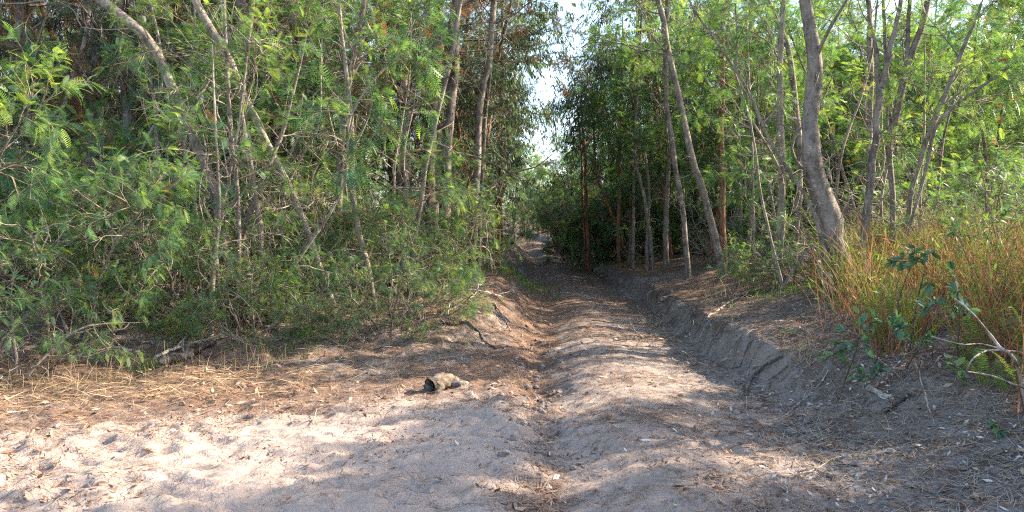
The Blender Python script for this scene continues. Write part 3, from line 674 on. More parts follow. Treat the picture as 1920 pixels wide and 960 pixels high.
def spot(x, y):
    px = 960 + F * x / y
    n = min(LANDMARKS, key=lambda l: abs(l[0] - px))[1]
    deep = 'close behind' if y < 17 else 'well behind' if y < 26 else 'far behind' if y < 37 else 'deepest behind'
    return f'{deep} {n}'
rng = np.random.default_rng(23)
# shrubs along the sunny edge of the thicket (each seen by itself)
for px, py, k, sc, lb in [
        (20, 715, 1, 0.62, 'bright yellow green shrub where the sand edge meets the picture side'),
        (150, 640, 0, 0.8, 'feathery green shrub above the straw covered sand edge'),
        (285, 615, 0, 0.75, 'full feathery shrub between the sand corner and the pale stem'),
        (390, 600, 1, 0.5, 'feathery shrub around the pale stem by the fallen branches'),
        (470, 640, 1, 0.5, 'low feathery shrub spilling over the fallen branches onto the sand'),
        (560, 570, 1, 0.6, 'feathery shrub behind the long pale fallen pole'),
        (655, 560, 0, 0.95, 'bright feathery shrub in the middle of the thicket edge'),
        (730, 618, 1, 0.62, 'low bright shrub drooping onto the sand below the pines'),
        (690, 640, 1, 0.42, 'lowest bright green spray hanging onto the sand left of the eroded bank'),
        (775, 552, 0, 0.55, 'feathery shrub at the foot of the pair of pines, above the eroded bank'),
        (880, 520, 2, 0.45, 'dark feathery shrub by the track behind the eroded bank')]:
    p = gp(px, py); copy_tree(PS[k], p, rng.uniform(0, 6.28), sc, lb, 'feathery shrubs along the thicket edge')
for i, (px, py, d, k, sc) in enumerate([(90, 500, 10, 2, 0.95), (220, 480, 11.5, 2, 0.8), (700, 480, 13, 2, .8), (760, 500, 13, 0, .75), (10, 480, 11, 0, 1.1), (610, 470, 14, 0, .7), (760, 470, 15, 2, .7), (-60, 560, 9.2, 0, 1.1), (140, 430, 13, 2, 1.0)]):
    q = at(px, py, d); copy_tree(PS[k], (q[0], q[1], gz(q[0], q[1])), rng.uniform(0, 6.28), sc, f'feathery shrub inside the thicket, {spot(q[0], q[1])}', 'shrubs inside the thicket')
for px, py, d, sc, lb in [(1850, 350, 11.5, 0.9, 'dense green feathery shrub behind the tall grass'), (1490, 470, 12.6, 0.55, 'small green shrub at the foot of the pale upright trunk'), (1910, 330, 10.6, 0.75, 'green feathery shrub at the far end of the grass'), (1760, 400, 13.5, .8, 'feathery shrub behind the pale leaning stem')]:
    q = at(px, py, d); copy_tree(PS[1], (q[0], q[1], gz(q[0], q[1])), rng.uniform(0, 6.28), sc, lb, 'shrubs behind the grass')

# thicket and wood behind
def inner(x, y):
    s = x - float(centre(y)); return s
def gap(x, y):
    px = 960 + F * x / max(y, 1); m = 2.3 / max(y, 1) * F
    return y < 60 and 1010 - m < px < 1100 + m
def scatter(x0, x1, y0, y1, step, keep):
    out = []
    y = y0
    while y < y1:
        st = step * (1 + 0.018 * (y - y0))
        x = x0
        while x < x1:
            a, b = x + rng.uniform(-.45, .45) * st, y + rng.uniform(-.45, .45) * st
            if keep(a, b) and not (gap(a, b) and y0 > 9 and step > 1.75): out.append((a, b))
            x += st
        y += st
    return out
in_view = lambda x, y, m=1.5: abs(x) < 0.69 * y + m
left_ok = lambda x, y: inner(x, y) < -3.0 - 0.02 * y and (y + 0.45 * (-x - 1)) > 12.6 and in_view(x, y)
right_ok = lambda x, y: inner(x, y) > 3.4 and y > 12.5 and in_view(x, y) 
def wood(kinds, what, x, y, grp, smin, smax):
    if inner(x, y) > 0 and y < 26: smax = smin + (smax - smin) * ss(10, 26, y); smin, smax = smin * (0.62 + 0.38 * ss(12, 26, y)), smax * (0.62 + 0.38 * ss(12, 26, y))
    o = place(kinds, x, y, 'x', grp, smin, smax)
    size = 'tall' if o.scale[0] > smin + 0.67 * (smax - smin) else 'medium' if o.scale[0] > smin + 0.33 * (smax - smin) else 'smaller'
    o['label'] = f'{size} {what} {spot(x, y)}'
    return o
for x, y in scatter(-34, 2, 9.5, 50, 2.3, left_ok):
    r = rng.random()
    if r < 0.42 and y > 15: wood(PP, 'dark needled pine', x, y, 'pines in the thicket side wood', 0.85, 1.15)
    elif r < 0.74: wood(PW, 'feathery wattle', x, y, 'wattles in the thicket side wood', 0.85, 1.15)
    elif r < 0.80: wood(PG, 'hanging leaved gum', x, y, 'gums in the thicket side wood', 0.85, 1.15)
    else: wood(PSL, 'dark feathery shrub', x, y, 'shrubs in the thicket side wood', 0.8, 1.3)
for x, y in scatter(2, 40, 12.8, 54, 1.85, right_ok):
    r = rng.random()
    if y < 17.5 and x > 5 and rng.random() < 0.55: continue
    if r < 0.62: wood(PW, 'feathery wattle', x, y, 'wattles in the bank side wood', 0.75, 1.1)
    elif r < 0.78: wood(PG, 'hanging leaved gum', x, y, 'gums in the bank side wood', 0.75, 1.0)
    else: wood(PSL, 'feathery shrub', x, y, 'shrubs in the bank side wood', 0.8, 1.25)
for px, d, sc in [(180, 15.5, 1.0), (300, 15, 0.95), (470, 17, 1.05), (600, 16.5, 1.1), (655, 19, 1.1)]:
    q = at(px, 430, d); copy_tree(PP[2], (q[0], d, gz(q[0], d)), rng.uniform(0, 6.28), sc, f'half dead pine with rusty brown needles, {spot(q[0], d)}', 'pines with rusty dead needles')
for x, y in scatter(-26, 2, 15, 34, 3.0, left_ok):
    (960 + F * x / y > 760 and y < 24) or wood(PP, 'high crowned pine', x, y, 'high crowned pines in the thicket side wood', 1.0, 1.25)
for x, y in scatter(3, 32, 17, 44, 2.4, right_ok):
    wood(PW, 'leafy wattle', x, y, 'leafy wattles in the bank side wood', 0.85, 1.15)
for x, y in scatter(3, 30, 17, 46, 2.7, right_ok):
    wood(PSL, 'low undergrowth shrub', x, y, 'low shrubs in the bank side wood', 0.6, 0.9)
rng = np.random.default_rng(31)
# undergrowth of bare twigs
for x, y in scatter(-14, 0.5, 7.5, 18, 1.7, lambda x, y: inner(x, y) < -3.9 and (y + 0.45 * (-x - 1)) > 10.8 and in_view(x, y, 0)):
    place(PD, x, y, f'bare twiggy shrub, {spot(x, y)}', 'bare twiggy shrubs in the thicket', 0.6, 1.1)
for x, y in scatter(3, 16, 10.5, 20, 1.6, lambda x, y: inner(x, y) > 3.3 and in_view(x, y, 0)):
    place(PD, x, y, f'bare twiggy shrub, {spot(x, y)}', 'bare twiggy shrubs under the right hand trees', 0.6, 1.1)
# where the track bends out of sight
for px, d, kinds, sc, lb in [(1098, 42, PSL, 1.5, 'dark shrub on the outer side of the track bend'), (1085, 38, PSL, 1.2, 'dark shrub at the foot of twin orange gums'), (1080, 50, PSL, 1.4, 'dark shrub farther round the track bend'),
                             (925, 36, PSL, 1.0, 'shrub overhanging the inner side of the track bend'), (990, 74, PSL, 1.6, 'shrub closing the view where the track disappears'), (1035, 68, PSL, 1.7, 'distant shrub where the track disappears, nearer the gums'),
                             (1010, 72, PW, 1.0, 'dark wattle directly above the vanishing point of the track'), (985, 70, PG, 0.8, 'dim gum left of the vanishing point of the track'), (1090, 47, PW, 0.75, 'dark wattle crowding the outer bend'), (1075, 40, PW, 0.6, 'low dark wattle behind the foot of twin gums'),
                             (1120, 31, PSL, 1.3, 'dark shrub between the twin gums and the tall orange gum'), (1150, 29, PSL, 1.1, 'dark shrub behind the foot of the tall orange gum'), (1190, 27, PSL, 1.2, 'dark shrub behind the thin sapling pole'),
                             (932, 21, PG, 0.9, 'taller hanging leaved gum nearer the sky gap'), (1185, 24, PG, 1.05, 'high gum behind the thin sapling pole'), (1250, 21, PW, 1.15, 'high wattle behind the curving dark trunk'), (1258, 23, PG, 1.1, 'high gum behind the dark straight trunk'), (905, 17.5, PG, 0.85, 'hanging leaved gum filling in beside the sky gap'), (880, 19, PG, 0.95, 'gum leaning out over the track behind the hanging leaf gum'), (890, 26, PG, 0.95, 'taller gum behind the hanging leaf gum'), (915, 22, PW, 1.1, 'tall wattle behind the hanging leaf gum'), (935, 34, PW, 0.8, 'wattle on the inner bend below the hanging leaves'),
                             (1180, 24, PW, 0.95, 'wattle filling in behind the tall orange gum'), (1195, 27, PW, 0.9, 'wattle between the orange gums'), (1215, 21, PW, 0.85, 'wattle close behind the curving dark trunk'), (1150, 33, PG, 0.9, 'gum crowding behind the twin orange gums'), (1075, 33, PSL, 1.4, 'big shrub beside the twin orange gums'),
                             (905, 48, PSL, 1.5, 'broad dark shrub on the inner bend'), (1030, 56, PW, 0.9, 'dim wattle beyond the bend'), (1000, 82, PW, 1.1, 'dim far wattle beyond the bend'), (960, 76, PG, 1.0, 'dim far gum beyond the bend'), (925, 58, PG, .9, 'dim gum over the inner bend'),
                             (1060, 44, PG, 0.7, 'dark gum rising behind the track bend'), (1135, 36, PG, 0.75, 'dense dark gum just behind the twin orange gums'), (1170, 32, PG, 0.8, 'bushy gum behind the tall orange gum'),
                             (1035, 62, PG, 0.65, 'smaller distant gum under the sky gap'), (1000, 75, PP, 0.75, 'distant sunlit pine under the sky gap'), (965, 52, PW, 0.9, 'sunlit wattle left of the sky gap over the bend'), (940, 40, PW, 0.9, 'dark wattle leaning over the inner bend'),
                             (1112, 48, PP, 0.85, 'tall bluish pine poking above the gums beside the sky gap'), (1150, 46, PP, 0.95, 'second bluish pine beside the one at sky gap'), (990, 90, PP, .8, 'farthest pine visible below the sky gap')]:
    q = at(px, 430, d); k = kinds[int(rng.integers(len(kinds)))]
    copy_tree(k, (q[0], d, gz(q[0], d)), rng.uniform(0, 6.28), sc, lb, 'trees and shrubs round the track bend')
for x, y in scatter(-40, 40, 52, 95, 4.0, lambda x, y: in_view(x, y) and not (-3 < x - float(centre(y)) < 3.0 and y < 70)):
    wood(PP if rng.random() < 0.5 else PW, 'far off tree', x, y, 'far trees behind the wood', 0.7, 1.0)
rng = np.random.default_rng(77)
# trees beside the view that throw the long shadows
for x, y in [(9.6, 4.6), (8.2, 4.9), (8.9, 3.0), (10.6, 2.0), (7.4, 3.2), (8.0, 1.2), (7.0, 1.6), (9.3, -0.5), (12.4, 5.5)]:
    copy_tree(PW[int(rng.integers(3))], (x, y, gz(x, y)), rng.uniform(0, 6.28), rng.uniform(0.52, 0.66), 'young wattle standing beside the grass, throwing shade over the track', 'wattles beyond the grass that shade the track')
for x, y in [(8.3, 5.6), (10.3, 4.6), (14, 7), (17, 9.5), (16, 4.5), (11.2, 4.4), (13.0, 3.0)]:
    place(PW, x, y, 'tall wattle beyond the grass, throwing long thin shadows over the sand', 'tall wattles beyond the grass', 0.9, 1.05)
for x, y in [(8.4, 7.3), (9.1, 8.7), (8.3, 10.6), (9.9, 7.9), (8.6, 5.9), (9.6, 6.8)]:
    place(PH, x, y, 'high crowned wattle beyond the grass, throwing shade over the track', 'high crowned wattles beyond the grass', 0.88, 1.0)
for x, y in [(6.6, 4.0), (8.0, 0.5), (6.2, 1.5), (10, 3.5), (7.4, 5.0), (6.2, 2.8)]:
    place(PSL, x, y, 'shrub standing beside the grass, throwing shade over the bank', 'shrubs beyond the grass that shade the bank', 0.8, 1.0)
for p in PROTOS:
    for c in list(p.children): bpy.data.objects.remove(c)
    bpy.data.objects.remove(p)

rng = np.random.default_rng(91)
# ------------------------------------------------------------------ tall grass, ferns and broad leaved sprigs on the right
def blades(geo, x, y, h, w, mat, tint, lean=0.35, segs=3, dirs=None):
    n = len(x); z = height(x, y) - 0.02
    a = rng.uniform(0, 6.28, n) if dirs is None else dirs
    D = np.stack([np.cos(a) * lean * rng.uniform(0, 1, n), np.sin(a) * lean * rng.uniform(0, 1, n), np.ones(n)], -1)
    P = grow(np.stack([x, y, z], -1), D, h, segs + 1, 0.13, -0.07)
    sdv = np.stack([-np.sin(a + 1.2), np.cos(a + 1.2), np.zeros(n)], -1)
    wd = np.linspace(1, 0.25, segs + 1)[None, :, None] * np.asarray(w).reshape(-1, 1, 1) * sdv[:, None] / 2
    V = np.stack([P - wd, P + wd], 2)
    idx = np.arange(n * (segs + 1) * 2).reshape(n, segs + 1, 2)
    Fc = np.stack([idx[:, :-1, 0], idx[:, :-1, 1], idx[:, 1:, 1], idx[:, 1:, 0]], -1).reshape(-1, 4)
    geo.add(V, Fc, mat, np.repeat(np.broadcast_to(tint, (n,)), segs))
    return P
A, B = gp(1600, 640)[:2], gp(1890, 755)[:2]
def grass_ok(x, y):
    nrm = np.array([B[1] - A[1], -(B[0] - A[0])]); 
    if nrm[1] < 0: nrm = -nrm
    nrm = nrm / np.linalg.norm(nrm)
    dist = (x - A[0]) * nrm[0] + (y - A[1]) * nrm[1]
    return (dist + 0.25 * vn(x * 2, y * 2) > 0) & (960 + F * x / y > 1575 + 30 * vn(y * 2.3, x * 2)) & (x - centre(y) > 1.75) 
nc = 1150
cx, cy = rng.uniform(2.6, 11, nc), rng.uniform(4.3, 13.5, nc)
k = grass_ok(cx, cy) & (cx < 0.72 * cy + 1.0); cx, cy = cx[k], cy[k]; nc = len(cx)
ckind = rng.choice(3, nc, p=[0.5, 0.2, 0.3]); ch = rng.uniform(0.55, 1.2, nc); nb_ = rng.integers(14, 46, nc); cr = rng.uniform(0.05, 0.16, nc)
ci = np.repeat(np.arange(nc), nb_); n = len(ci)
x, y = cx[ci] + rng.normal(size=n) * cr[ci], cy[ci] + rng.normal(size=n) * cr[ci]
g = Geo()
tn = np.clip(np.array([0.27, 0.50, 0.86])[ckind[ci]] + rng.normal(size=n) * 0.13, 0, 1)
clump = (ch[ci] - 0.85)
P = blades(g, x, y, ch[ci] * rng.uniform(0.35, 1.15, n), rng.uniform(0.005, 0.014, n), 'grass_blade', tn, 0.75, 5)
sel = rng.random(len(x)) < np.where(ckind[ci] == 2, 0.6, 0.2)
pos, d, t, pi = kids(P[sel], 3, 0.45, 1.0, 0.9, 0.3)
stamp(g, GUM, pos, d, rng.uniform(0.05, 0.12, len(pos)), 'grass_blade', np.clip(0.78 + rng.normal(size=len(pos)) * 0.2, 0, 1), roll=1)
tag(obj('tall_grass', g.mesh('tall_grass')), 'tall red brown and yellow green grass backlit beside the bank', 'grass', None, 'stuff')

def frond_mesh(L, pairs=20):
    g = Geo(); t = np.linspace(0, 1, 10)
    P = np.stack([L * t * 0.62, 0 * t, L * (0.95 * t - 0.42 * t ** 2.6)], -1)
    tubes(g, P, np.linspace(0.003, 0.001, 10), 3, 'straw')
    q = np.linspace(0.12, 0.98, pairs); pos = np.stack([np.interp(q, t, P[:, i]) for i in range(3)], -1)
    tan = unit(np.stack([np.interp(q, t, np.gradient(P[:, i])) for i in range(3)], -1))
    for sg in (-1, 1):
        sdv = np.array([0, sg, 0]); l = (0.075 * np.sin(np.pi * (0.15 + 0.8 * q)))[:, None]
        a = pos + tan * 0.010; b = pos - tan * 0.010; tip = pos + sdv * l + tan * 0.02
        V = np.stack([b, a, tip + tan * 0.004, tip - tan * 0.006], 1)
        g.add(V, np.arange(pairs * 4).reshape(-1, 4), 'fern_leaf', rng.uniform(0.2, 1, pairs))
    return g.mesh('frond')
FM = [frond_mesh(0.75), frond_mesh(0.6), frond_mesh(0.9)]
fern_l = ['fern at the lower corner of the grass under the grey dead branch', 'fern in front of the grass left of the dead branch', 'tall fern standing high among grass near the dead branch']
for i, (px, py) in enumerate([(1880, 742), (1846, 735), (1905, 690), (1640, 660), (1825, 690), (1890, 650), (1915, 745)]):
    p = gp(px, py)
    root = thing('sword_fern', 'sword fern in the grass front, ' + ['', '', '', '', 'behind the fork of the dead branch', 'highest behind the dead branch stem', 'at the foot of the dead branch'][i], 'fern', p, 'sword ferns in the grass front')
    root.rotation_euler = (0, 0, rng.uniform(0, 6.28))
    if i < 3: root['label'] = fern_l[i]
    if i == 3: root['label'] = 'lone fern at the grass end nearest the track'
    for j in range(int(rng.integers(6, 10))):
        f = obj('frond', FM[int(rng.integers(3))], root); f.rotation_euler = (rng.normal() * .1, rng.uniform(-0.45, 0.1), rng.uniform(0, 6.28)); s = rng.uniform(0.45, 0.75); f.scale = (s, s, s)
g = Geo()
LV = np.array([(0, 0, 0), (.25, .17, .03), (.25, -.17, .03), (.25, 0, 0), (.6, .24, .02), (.6, -.24, .02), (.6, 0, -.03), (.9, .12, -.03), (.9, -.12, -.03), (1, 0, -.09)])
LF3 = np.array([(0, 3, 1), (0, 2, 3), (9, 7, 6), (9, 6, 8)]); LF4 = np.array([(3, 6, 4, 1), (2, 5, 6, 3), (6, 7, 7, 4)])
LF4 = np.array([(3, 6, 4, 1), (2, 5, 6, 3)]); LF3 = np.concatenate([LF3, [(6, 7, 4), (6, 5, 8)]])
LM = []
for tnt in (0.2, 0.5, 0.75, 1.0):
    g = Geo(); g.add(LV, LF4, 'broad_leaf', tnt); g.add(LV, LF3, 'broad_leaf', tnt); LM.append(g.mesh('leaf'))
def sprig(name, label, centre_pt, foot, rad, n, size, pale=0, cat='shrub', group='broad leaved sprigs on the bank'):
    c, f = np.asarray(centre_pt, float), np.asarray(foot, float)
    root = thing(name, label, cat, f, group)
    nb = max(3, n // 8)
    main = grow([f - np.array([0, 0, .05])], [c - f], np.linalg.norm(c - f) + 0.02, 8, 0.05, 0)[0]
    g = Geo(); tubes(g, main, np.linspace(0.009, 0.005, 8), 5, 'brown_twig'); obj('stem', g.mesh('stem', f), root)
    tw = grow(np.repeat(main[-1:], nb, 0), unit(rng.normal(size=(nb, 3)) + np.array([0, 0, .5])), rad, 6, 0.1, 0.05)
    g = Geo()
    for b in tw:
        g = Geo(); tubes(g, b, np.linspace(0.005, 0.002, 6), 4, 'brown_twig'); obj('twig', g.mesh('twig', f), root)
    pos, d, t, pi = kids(tw, int(math.ceil(n / nb)), 0.35, 1.0, 0.9, 0.25)
    for p, dd in zip(pos[:n], d[:n]):
        dd = Vector(unit(dd + np.array([0, 0, -0.1])))
        o = obj('leaf', LM[min(3, int(rng.integers(0, 3)) + pale)], root, Vector(p - f))
        xa = dd; ya = Vector((rng.normal() * .4, rng.normal() * .4, 1)).cross(xa).normalized(); za = xa.cross(ya)
        o.rotation_euler = Matrix((xa, ya, za)).transposed().to_euler(); s = size * rng.uniform(0.7, 1.2); o.scale = (s, s, s)
    return root
fd = gp(1650, 680)
for px, py, d, rad, n, sz, fx, lb in [
        (1618, 585, 6.6, 0.24, 30, 0.115, 1640, 'dark blue green broad leaved sprig below the thick bent trunk'),
        (1665, 580, 6.5, 0.18, 20, 0.11, 1650, 'broad leaved sprig beside the one below the thick trunk'),
        (1690, 490, 6.9, 0.20, 20, 0.11, 1700, 'highest broad leaved sprig in front of the pale leaning stem'),
        (1735, 510, 6.8, 0.16, 14, 0.11, 1720, 'broad leaved sprig just below the highest one'),
        (1795, 535, 6.3, 0.22, 22, 0.11, 1780, 'broad leaved sprig above the fork of grey dead branch'),
        (1735, 580, 6.4, 0.17, 14, 0.10, 1735, 'shaded broad leaved sprig in the middle of the grass'),
        (1860, 410, 8.2, 0.28, 22, 0.12, 1840, 'bright green leafy sprig sunlit at the back of the grass'),
        (1790, 430, 8.0, 0.24, 18, 0.12, 1790, 'bright green leafy sprig behind the highest broad leaved sprig')]:
    c = at(px, py, d - (0.6 if py > 450 else 0)); f = np.array([c[0] + 0.25 + rng.normal() * .1, d + .1, 0]); f[2] = gz(f[0], f[1])
    sprig('broadleaf_shrub', lb, c, f, rad * 0.85, int(n * 1.7), sz * 0.8, 2 if py < 450 else 0)
for px, py, hh, rad, n, sz, pale, lb in [
        (1720, 705, 0.22, 0.15, 24, 0.075, 1, 'low leafy shrub at the foot of the grass with one yellow leaf'),
        (1795, 735, 0.16, 0.13, 18, 0.07, 2, 'low shrub with pale tip leaves right of the one with the yellow leaf'),
        (1640, 725, 0.10, 0.13, 18, 0.07, 0, 'low dark green plant on the bank beside the charred stick'),
        (1562, 700, 0.14, 0.10, 14, 0.065, 2, 'pale leaved sprig on the bare bank slope'),
        (1590, 715, 0.10, 0.09, 12, 0.06, 1, 'small green sprig right of the pale leaved sprig'),
        (1480, 625, 0.06, 0.05, 7, 0.06, 2, 'tiny green seedling alone on the bank top'),
        (1872, 805, 0.10, 0.10, 22, 0.05, 1, 'small green seedling alone on the lower bank corner')]:
    f = gp(px, py + 8); sprig('bank_plant', lb, f + np.array([0, 0, hh * 1.3]), f, rad * 1.1, int(n * 1.4), sz * 1.25, pale, 'plant')

# ------------------------------------------------------------------ wood lying about
def stick(name, label, path, r0, r1, mat, cat='stick', lift=0.01, d=None, m=18, group=None, k=7, side=None, rough=0.1):
    pts = [gp(px, py) + np.array([0, 0, lift]) if d is None else at(px, py, d) for px, py in path]
    P, R = resample(pts, np.linspace(r0, r1, len(pts)), m)
    P = P + rng.normal(size=P.shape) * r0 * 0.25
    if d is None: P[:, 2] = np.maximum(P[:, 2], height(P[:, 0], P[:, 1]) + R * 0.7)
    loc = P[0].copy()
    g = Geo(); tubes(g, P, R, k, mat, rough); caps(g, P, R, k, mat)
    if side:
        root = thing(name, label, cat, loc, group); obj('stem', g.mesh('stem', loc), root)
        pos, dd, t, _ = kids(P[None], side, 0.25, 0.95, 0.7, 0.2)
        for b in grow(pos, dd, 0.22 * np.linalg.norm(P[-1] - P[0]) * rng.uniform(.6, 1.4, side), 8, 0.15, 0.0):
            gb = Geo(); tubes(gb, b, np.linspace(r1 * 0.9, r1 * 0.4, 8), 5, mat); obj('side_twig', gb.mesh('side_twig', loc), root)
        return root
    return tag(obj(name, g.mesh(name, loc), None, loc), label, cat, group)
stick('fallen_pole', 'long pale fallen pole lying across the thicket edge', [(488, 590), (520, 586), (560, 588), (602, 590)], 0.028, 0.022, 'pale_bark', 'branch', 0.12)
stick('curly_root', 'grey root curling over like a hook beside the fallen pole', [(487, 605), (486, 580), (493, 567), (506, 568), (512, 580)], 0.03, 0.022, 'wattle_bark', 'root', d=9.6)
stick('fallen_branch', 'dark thick fallen branch along the sand edge left of the pale stem', [(300, 690), (340, 676), (375, 662), (402, 655)], 0.05, 0.03, 'dark_wood', 'branch', 0.05, side=3)
stick('fallen_branch', 'bleached fallen branch beside the dark thick one', [(290, 688), (330, 668), (372, 655), (425, 640)], 0.02, 0.012, 'grey_wood', 'branch', 0.09, side=3)
stick('fallen_branch', 'thin fallen branch slanting through the shade under the shrubs', [(185, 655), (215, 668), (245, 676)], 0.018, 0.012, 'grey_wood', 'branch', 0.10)
stick('fallen_branch', 'dark branch lying at the needle litter edge below the bright shrub', [(590, 600), (625, 608), (665, 614)], 0.022, 0.014, 'dark_wood', 'branch', 0.03, side=2)
stick('fallen_branch', 'short bent stick on the red needles in front of the thicket', [(540, 625), (555, 620), (572, 622)], 0.016, 0.01, 'gum_bark', 'branch', 0.02)
stick('fallen_branch', 'grey branch lying along the crest of the eroded bank', [(846, 556), (875, 550), (905, 552), (940, 562)], 0.024, 0.012, 'grey_wood', 'branch', 0.05, side=3)
stick('fallen_branch', 'long thin grey branch over the crest of the eroded bank', [(838, 548), (868, 545), (900, 547), (925, 545)], 0.014, 0.008, 'grey_wood', 'branch', 0.12, side=3)
stick('fallen_branch', 'small forked stick on the sunlit bank below the crest', [(834, 592), (850, 581), (868, 574)], 0.012, 0.007, 'pale_bark', 'branch', 0.02, side=2)
stick('exposed_root', 'dark root snaking down the eroded bank', [(822, 608), (860, 611), (890, 618), (905, 640), (930, 655)], 0.022, 0.012, 'dark_wood', 'root', 0.0)
stick('exposed_root', 'thin root hanging over the steep side of the eroded bank', [(925, 570), (938, 590), (950, 608), (958, 625)], 0.012, 0.006, 'grey_wood', 'root', 0.02)
stick('fallen_branch', 'dark curved branch leaning on the steep face of the right bank', [(1398, 742), (1405, 722), (1425, 700), (1468, 672)], 0.024, 0.012, 'dark_wood', 'branch', 0.03)
stick('fallen_branch', 'thin pale arched stem lying on the bank top', [(1490, 695), (1520, 675), (1560, 658), (1598, 652)], 0.007, 0.005, 'twig', 'stick', 0.03)
stick('fallen_branch', 'charred black stick on the bank below the leafy shrub', [(1658, 778), (1680, 764), (1706, 746)], 0.016, 0.011, 'dark_wood', 'stick', 0.02)
stick('fallen_branch', 'short weathered split log pointing down the bank', [(1628, 732), (1650, 745), (1672, 754)], 0.026, 0.02, 'grey_wood', 'stick', 0.02)
stick('fallen_branch', 'grey forked dead twig lying down the bank slope', [(1485, 772), (1515, 748), (1545, 715), (1552, 700)], 0.009, 0.005, 'grey_wood', 'stick', 0.02, side=3)
stick('fallen_branch', 'thin bow shaped twig at the foot of the bank', [(1465, 820), (1510, 815), (1545, 808), (1560, 795)], 0.007, 0.004, 'grey_wood', 'stick', 0.02, side=2)
stick('fallen_branch', 'long thin pale stem slanting down from the grass onto the bank', [(1640, 680), (1668, 705), (1690, 725), (1715, 748)], 0.006, 0.004, 'twig', 'stick', 0.06)
stick('fallen_branch', 'pale thin stem standing over the lower bank below the leafy shrub', [(1716, 690), (1732, 740), (1742, 780), (1752, 805)], 0.007, 0.004, 'twig', 'stick', 0.04)
stick('fallen_branch', 'pale twig near the lower edge of the bank foot', [(1490, 900), (1530, 885), (1560, 868), (1600, 858)], 0.006, 0.004, 'twig', 'stick', 0.02)
stick('fallen_branch', 'long thin dark stick lying across the middle of the track', [(1150, 640), (1185, 637), (1235, 630)], 0.010, 0.006, 'dark_wood', 'stick', 0.015)
stick('fallen_branch', 'dark stick in the pile at the top of the bank', [(1200, 482), (1240, 476), (1290, 470)], 0.03, 0.02, 'dark_wood', 'branch', 0.06, side=2)
stick('fallen_branch', 'longest dark branch across the bank top under the trees', [(1260, 480), (1310, 476), (1350, 480)], 0.03, 0.02, 'dark_wood', 'branch', 0.08, side=2)
stick('fallen_branch', 'grey trailing branch on the bank slope toward the grass', [(1325, 605), (1360, 575), (1400, 553), (1450, 538)], 0.016, 0.008, 'grey_wood', 'branch', 0.03, side=3)
stick('fallen_branch', 'short pale broken stick upright in the bank grass tuft', [(1352, 528), (1358, 522), (1365, 514)], 0.018, 0.014, 'pale_bark', 'stick', 0.06)
stick('fallen_branch', 'tiny upright pale twig stuck in the foreground sand', [(585, 798), (590, 785), (594, 773)], 0.005, 0.004, 'twig', 'stick', 0.02)
stick('wooden_stub', 'pale barkless stub leaning against the thick bent trunk', [(1572, 572), (1563, 545), (1553, 515)], 0.035, 0.03, 'pale_bark', 'stump', d=dR - 0.5, rough=0.15)
stick('wooden_stub', 'greyer split stub left of the pale one at thick trunk', [(1552, 568), (1545, 530), (1536, 490)], 0.034, 0.022, 'grey_wood', 'stump', d=dR - 0.3, rough=0.15)
r_ = thing('dead_branch', 'grey forked dead branch rising in front of the ferns', 'branch', gp(1925, 770))
o0 = np.array(r_.location)
for nm, path, r0, r1 in [('stem', [(1925, 770), (1912, 700), (1895, 665), (1878, 655), (1850, 620), (1815, 580), (1790, 560)], 0.016, 0.006), ('side_twig', [(1880, 656), (1850, 658), (1825, 672), (1812, 695)], 0.008, 0.005),
                         ('side_twig', [(1812, 697), (1860, 705), (1900, 720), (1940, 735)], 0.007, 0.006), ('side_twig', [(1880, 655), (1840, 645), (1800, 645), (1745, 630)], 0.005, 0.003), ('side_twig', [(1880, 657), (1910, 660), (1940, 668)], 0.007, 0.005)]:
    P, R = resample([at(a, b, 5.2 + 0.1 * math.sin(i * 2.1)) for i, (a, b) in enumerate(path)], np.linspace(r0, r1, len(path)), 16)
    g = Geo(); tubes(g, P, R, 6, 'grey_wood', 0.1); obj(nm, g.mesh(nm, o0), r_)
for i, (px, py) in enumerate([(1225, 545), (1250, 562), (1272, 580), (1300, 600), (1328, 618), (1350, 632), (1378, 655), (1402, 668), (1430, 690), (1462, 700)]):
    c = gp(px, py); q = [c + np.array([0.22, 0.1 * rng.normal(), 0.07]), c + np.array([0.05, 0.05 * rng.normal(), 0.05]), c + np.array([-0.10, .06 * rng.normal(), -0.08]), c + np.array([-0.16, 0.15 * rng.normal(), -0.22])]
    for v in q[1:]: v[2] = max(v[2], gz(v[0], v[1]) + 0.015)
    P, R_ = resample(q, np.linspace(0.012, 0.004, 4), 14); P = P + rng.normal(size=P.shape) * 0.008
    g = Geo(); tubes(g, P, R_, 6, 'dark_wood' if i % 2 else 'grey_wood', 0.12)
    tag(obj('exposed_root', g.mesh('exposed_root', c), None, c), ['dark', 'grey'][i % 2 == 0] + ' root hanging from the right bank face, ' + ['farthest up the track', 'second from the far end', 'third from the far end', 'fourth from the far end', 'just past the middle', 'just before the middle', 'fourth from the near end', 'third from the near end', 'second from the near end', 'nearest the camera'][i], 'root', 'roots hanging from the right bank')
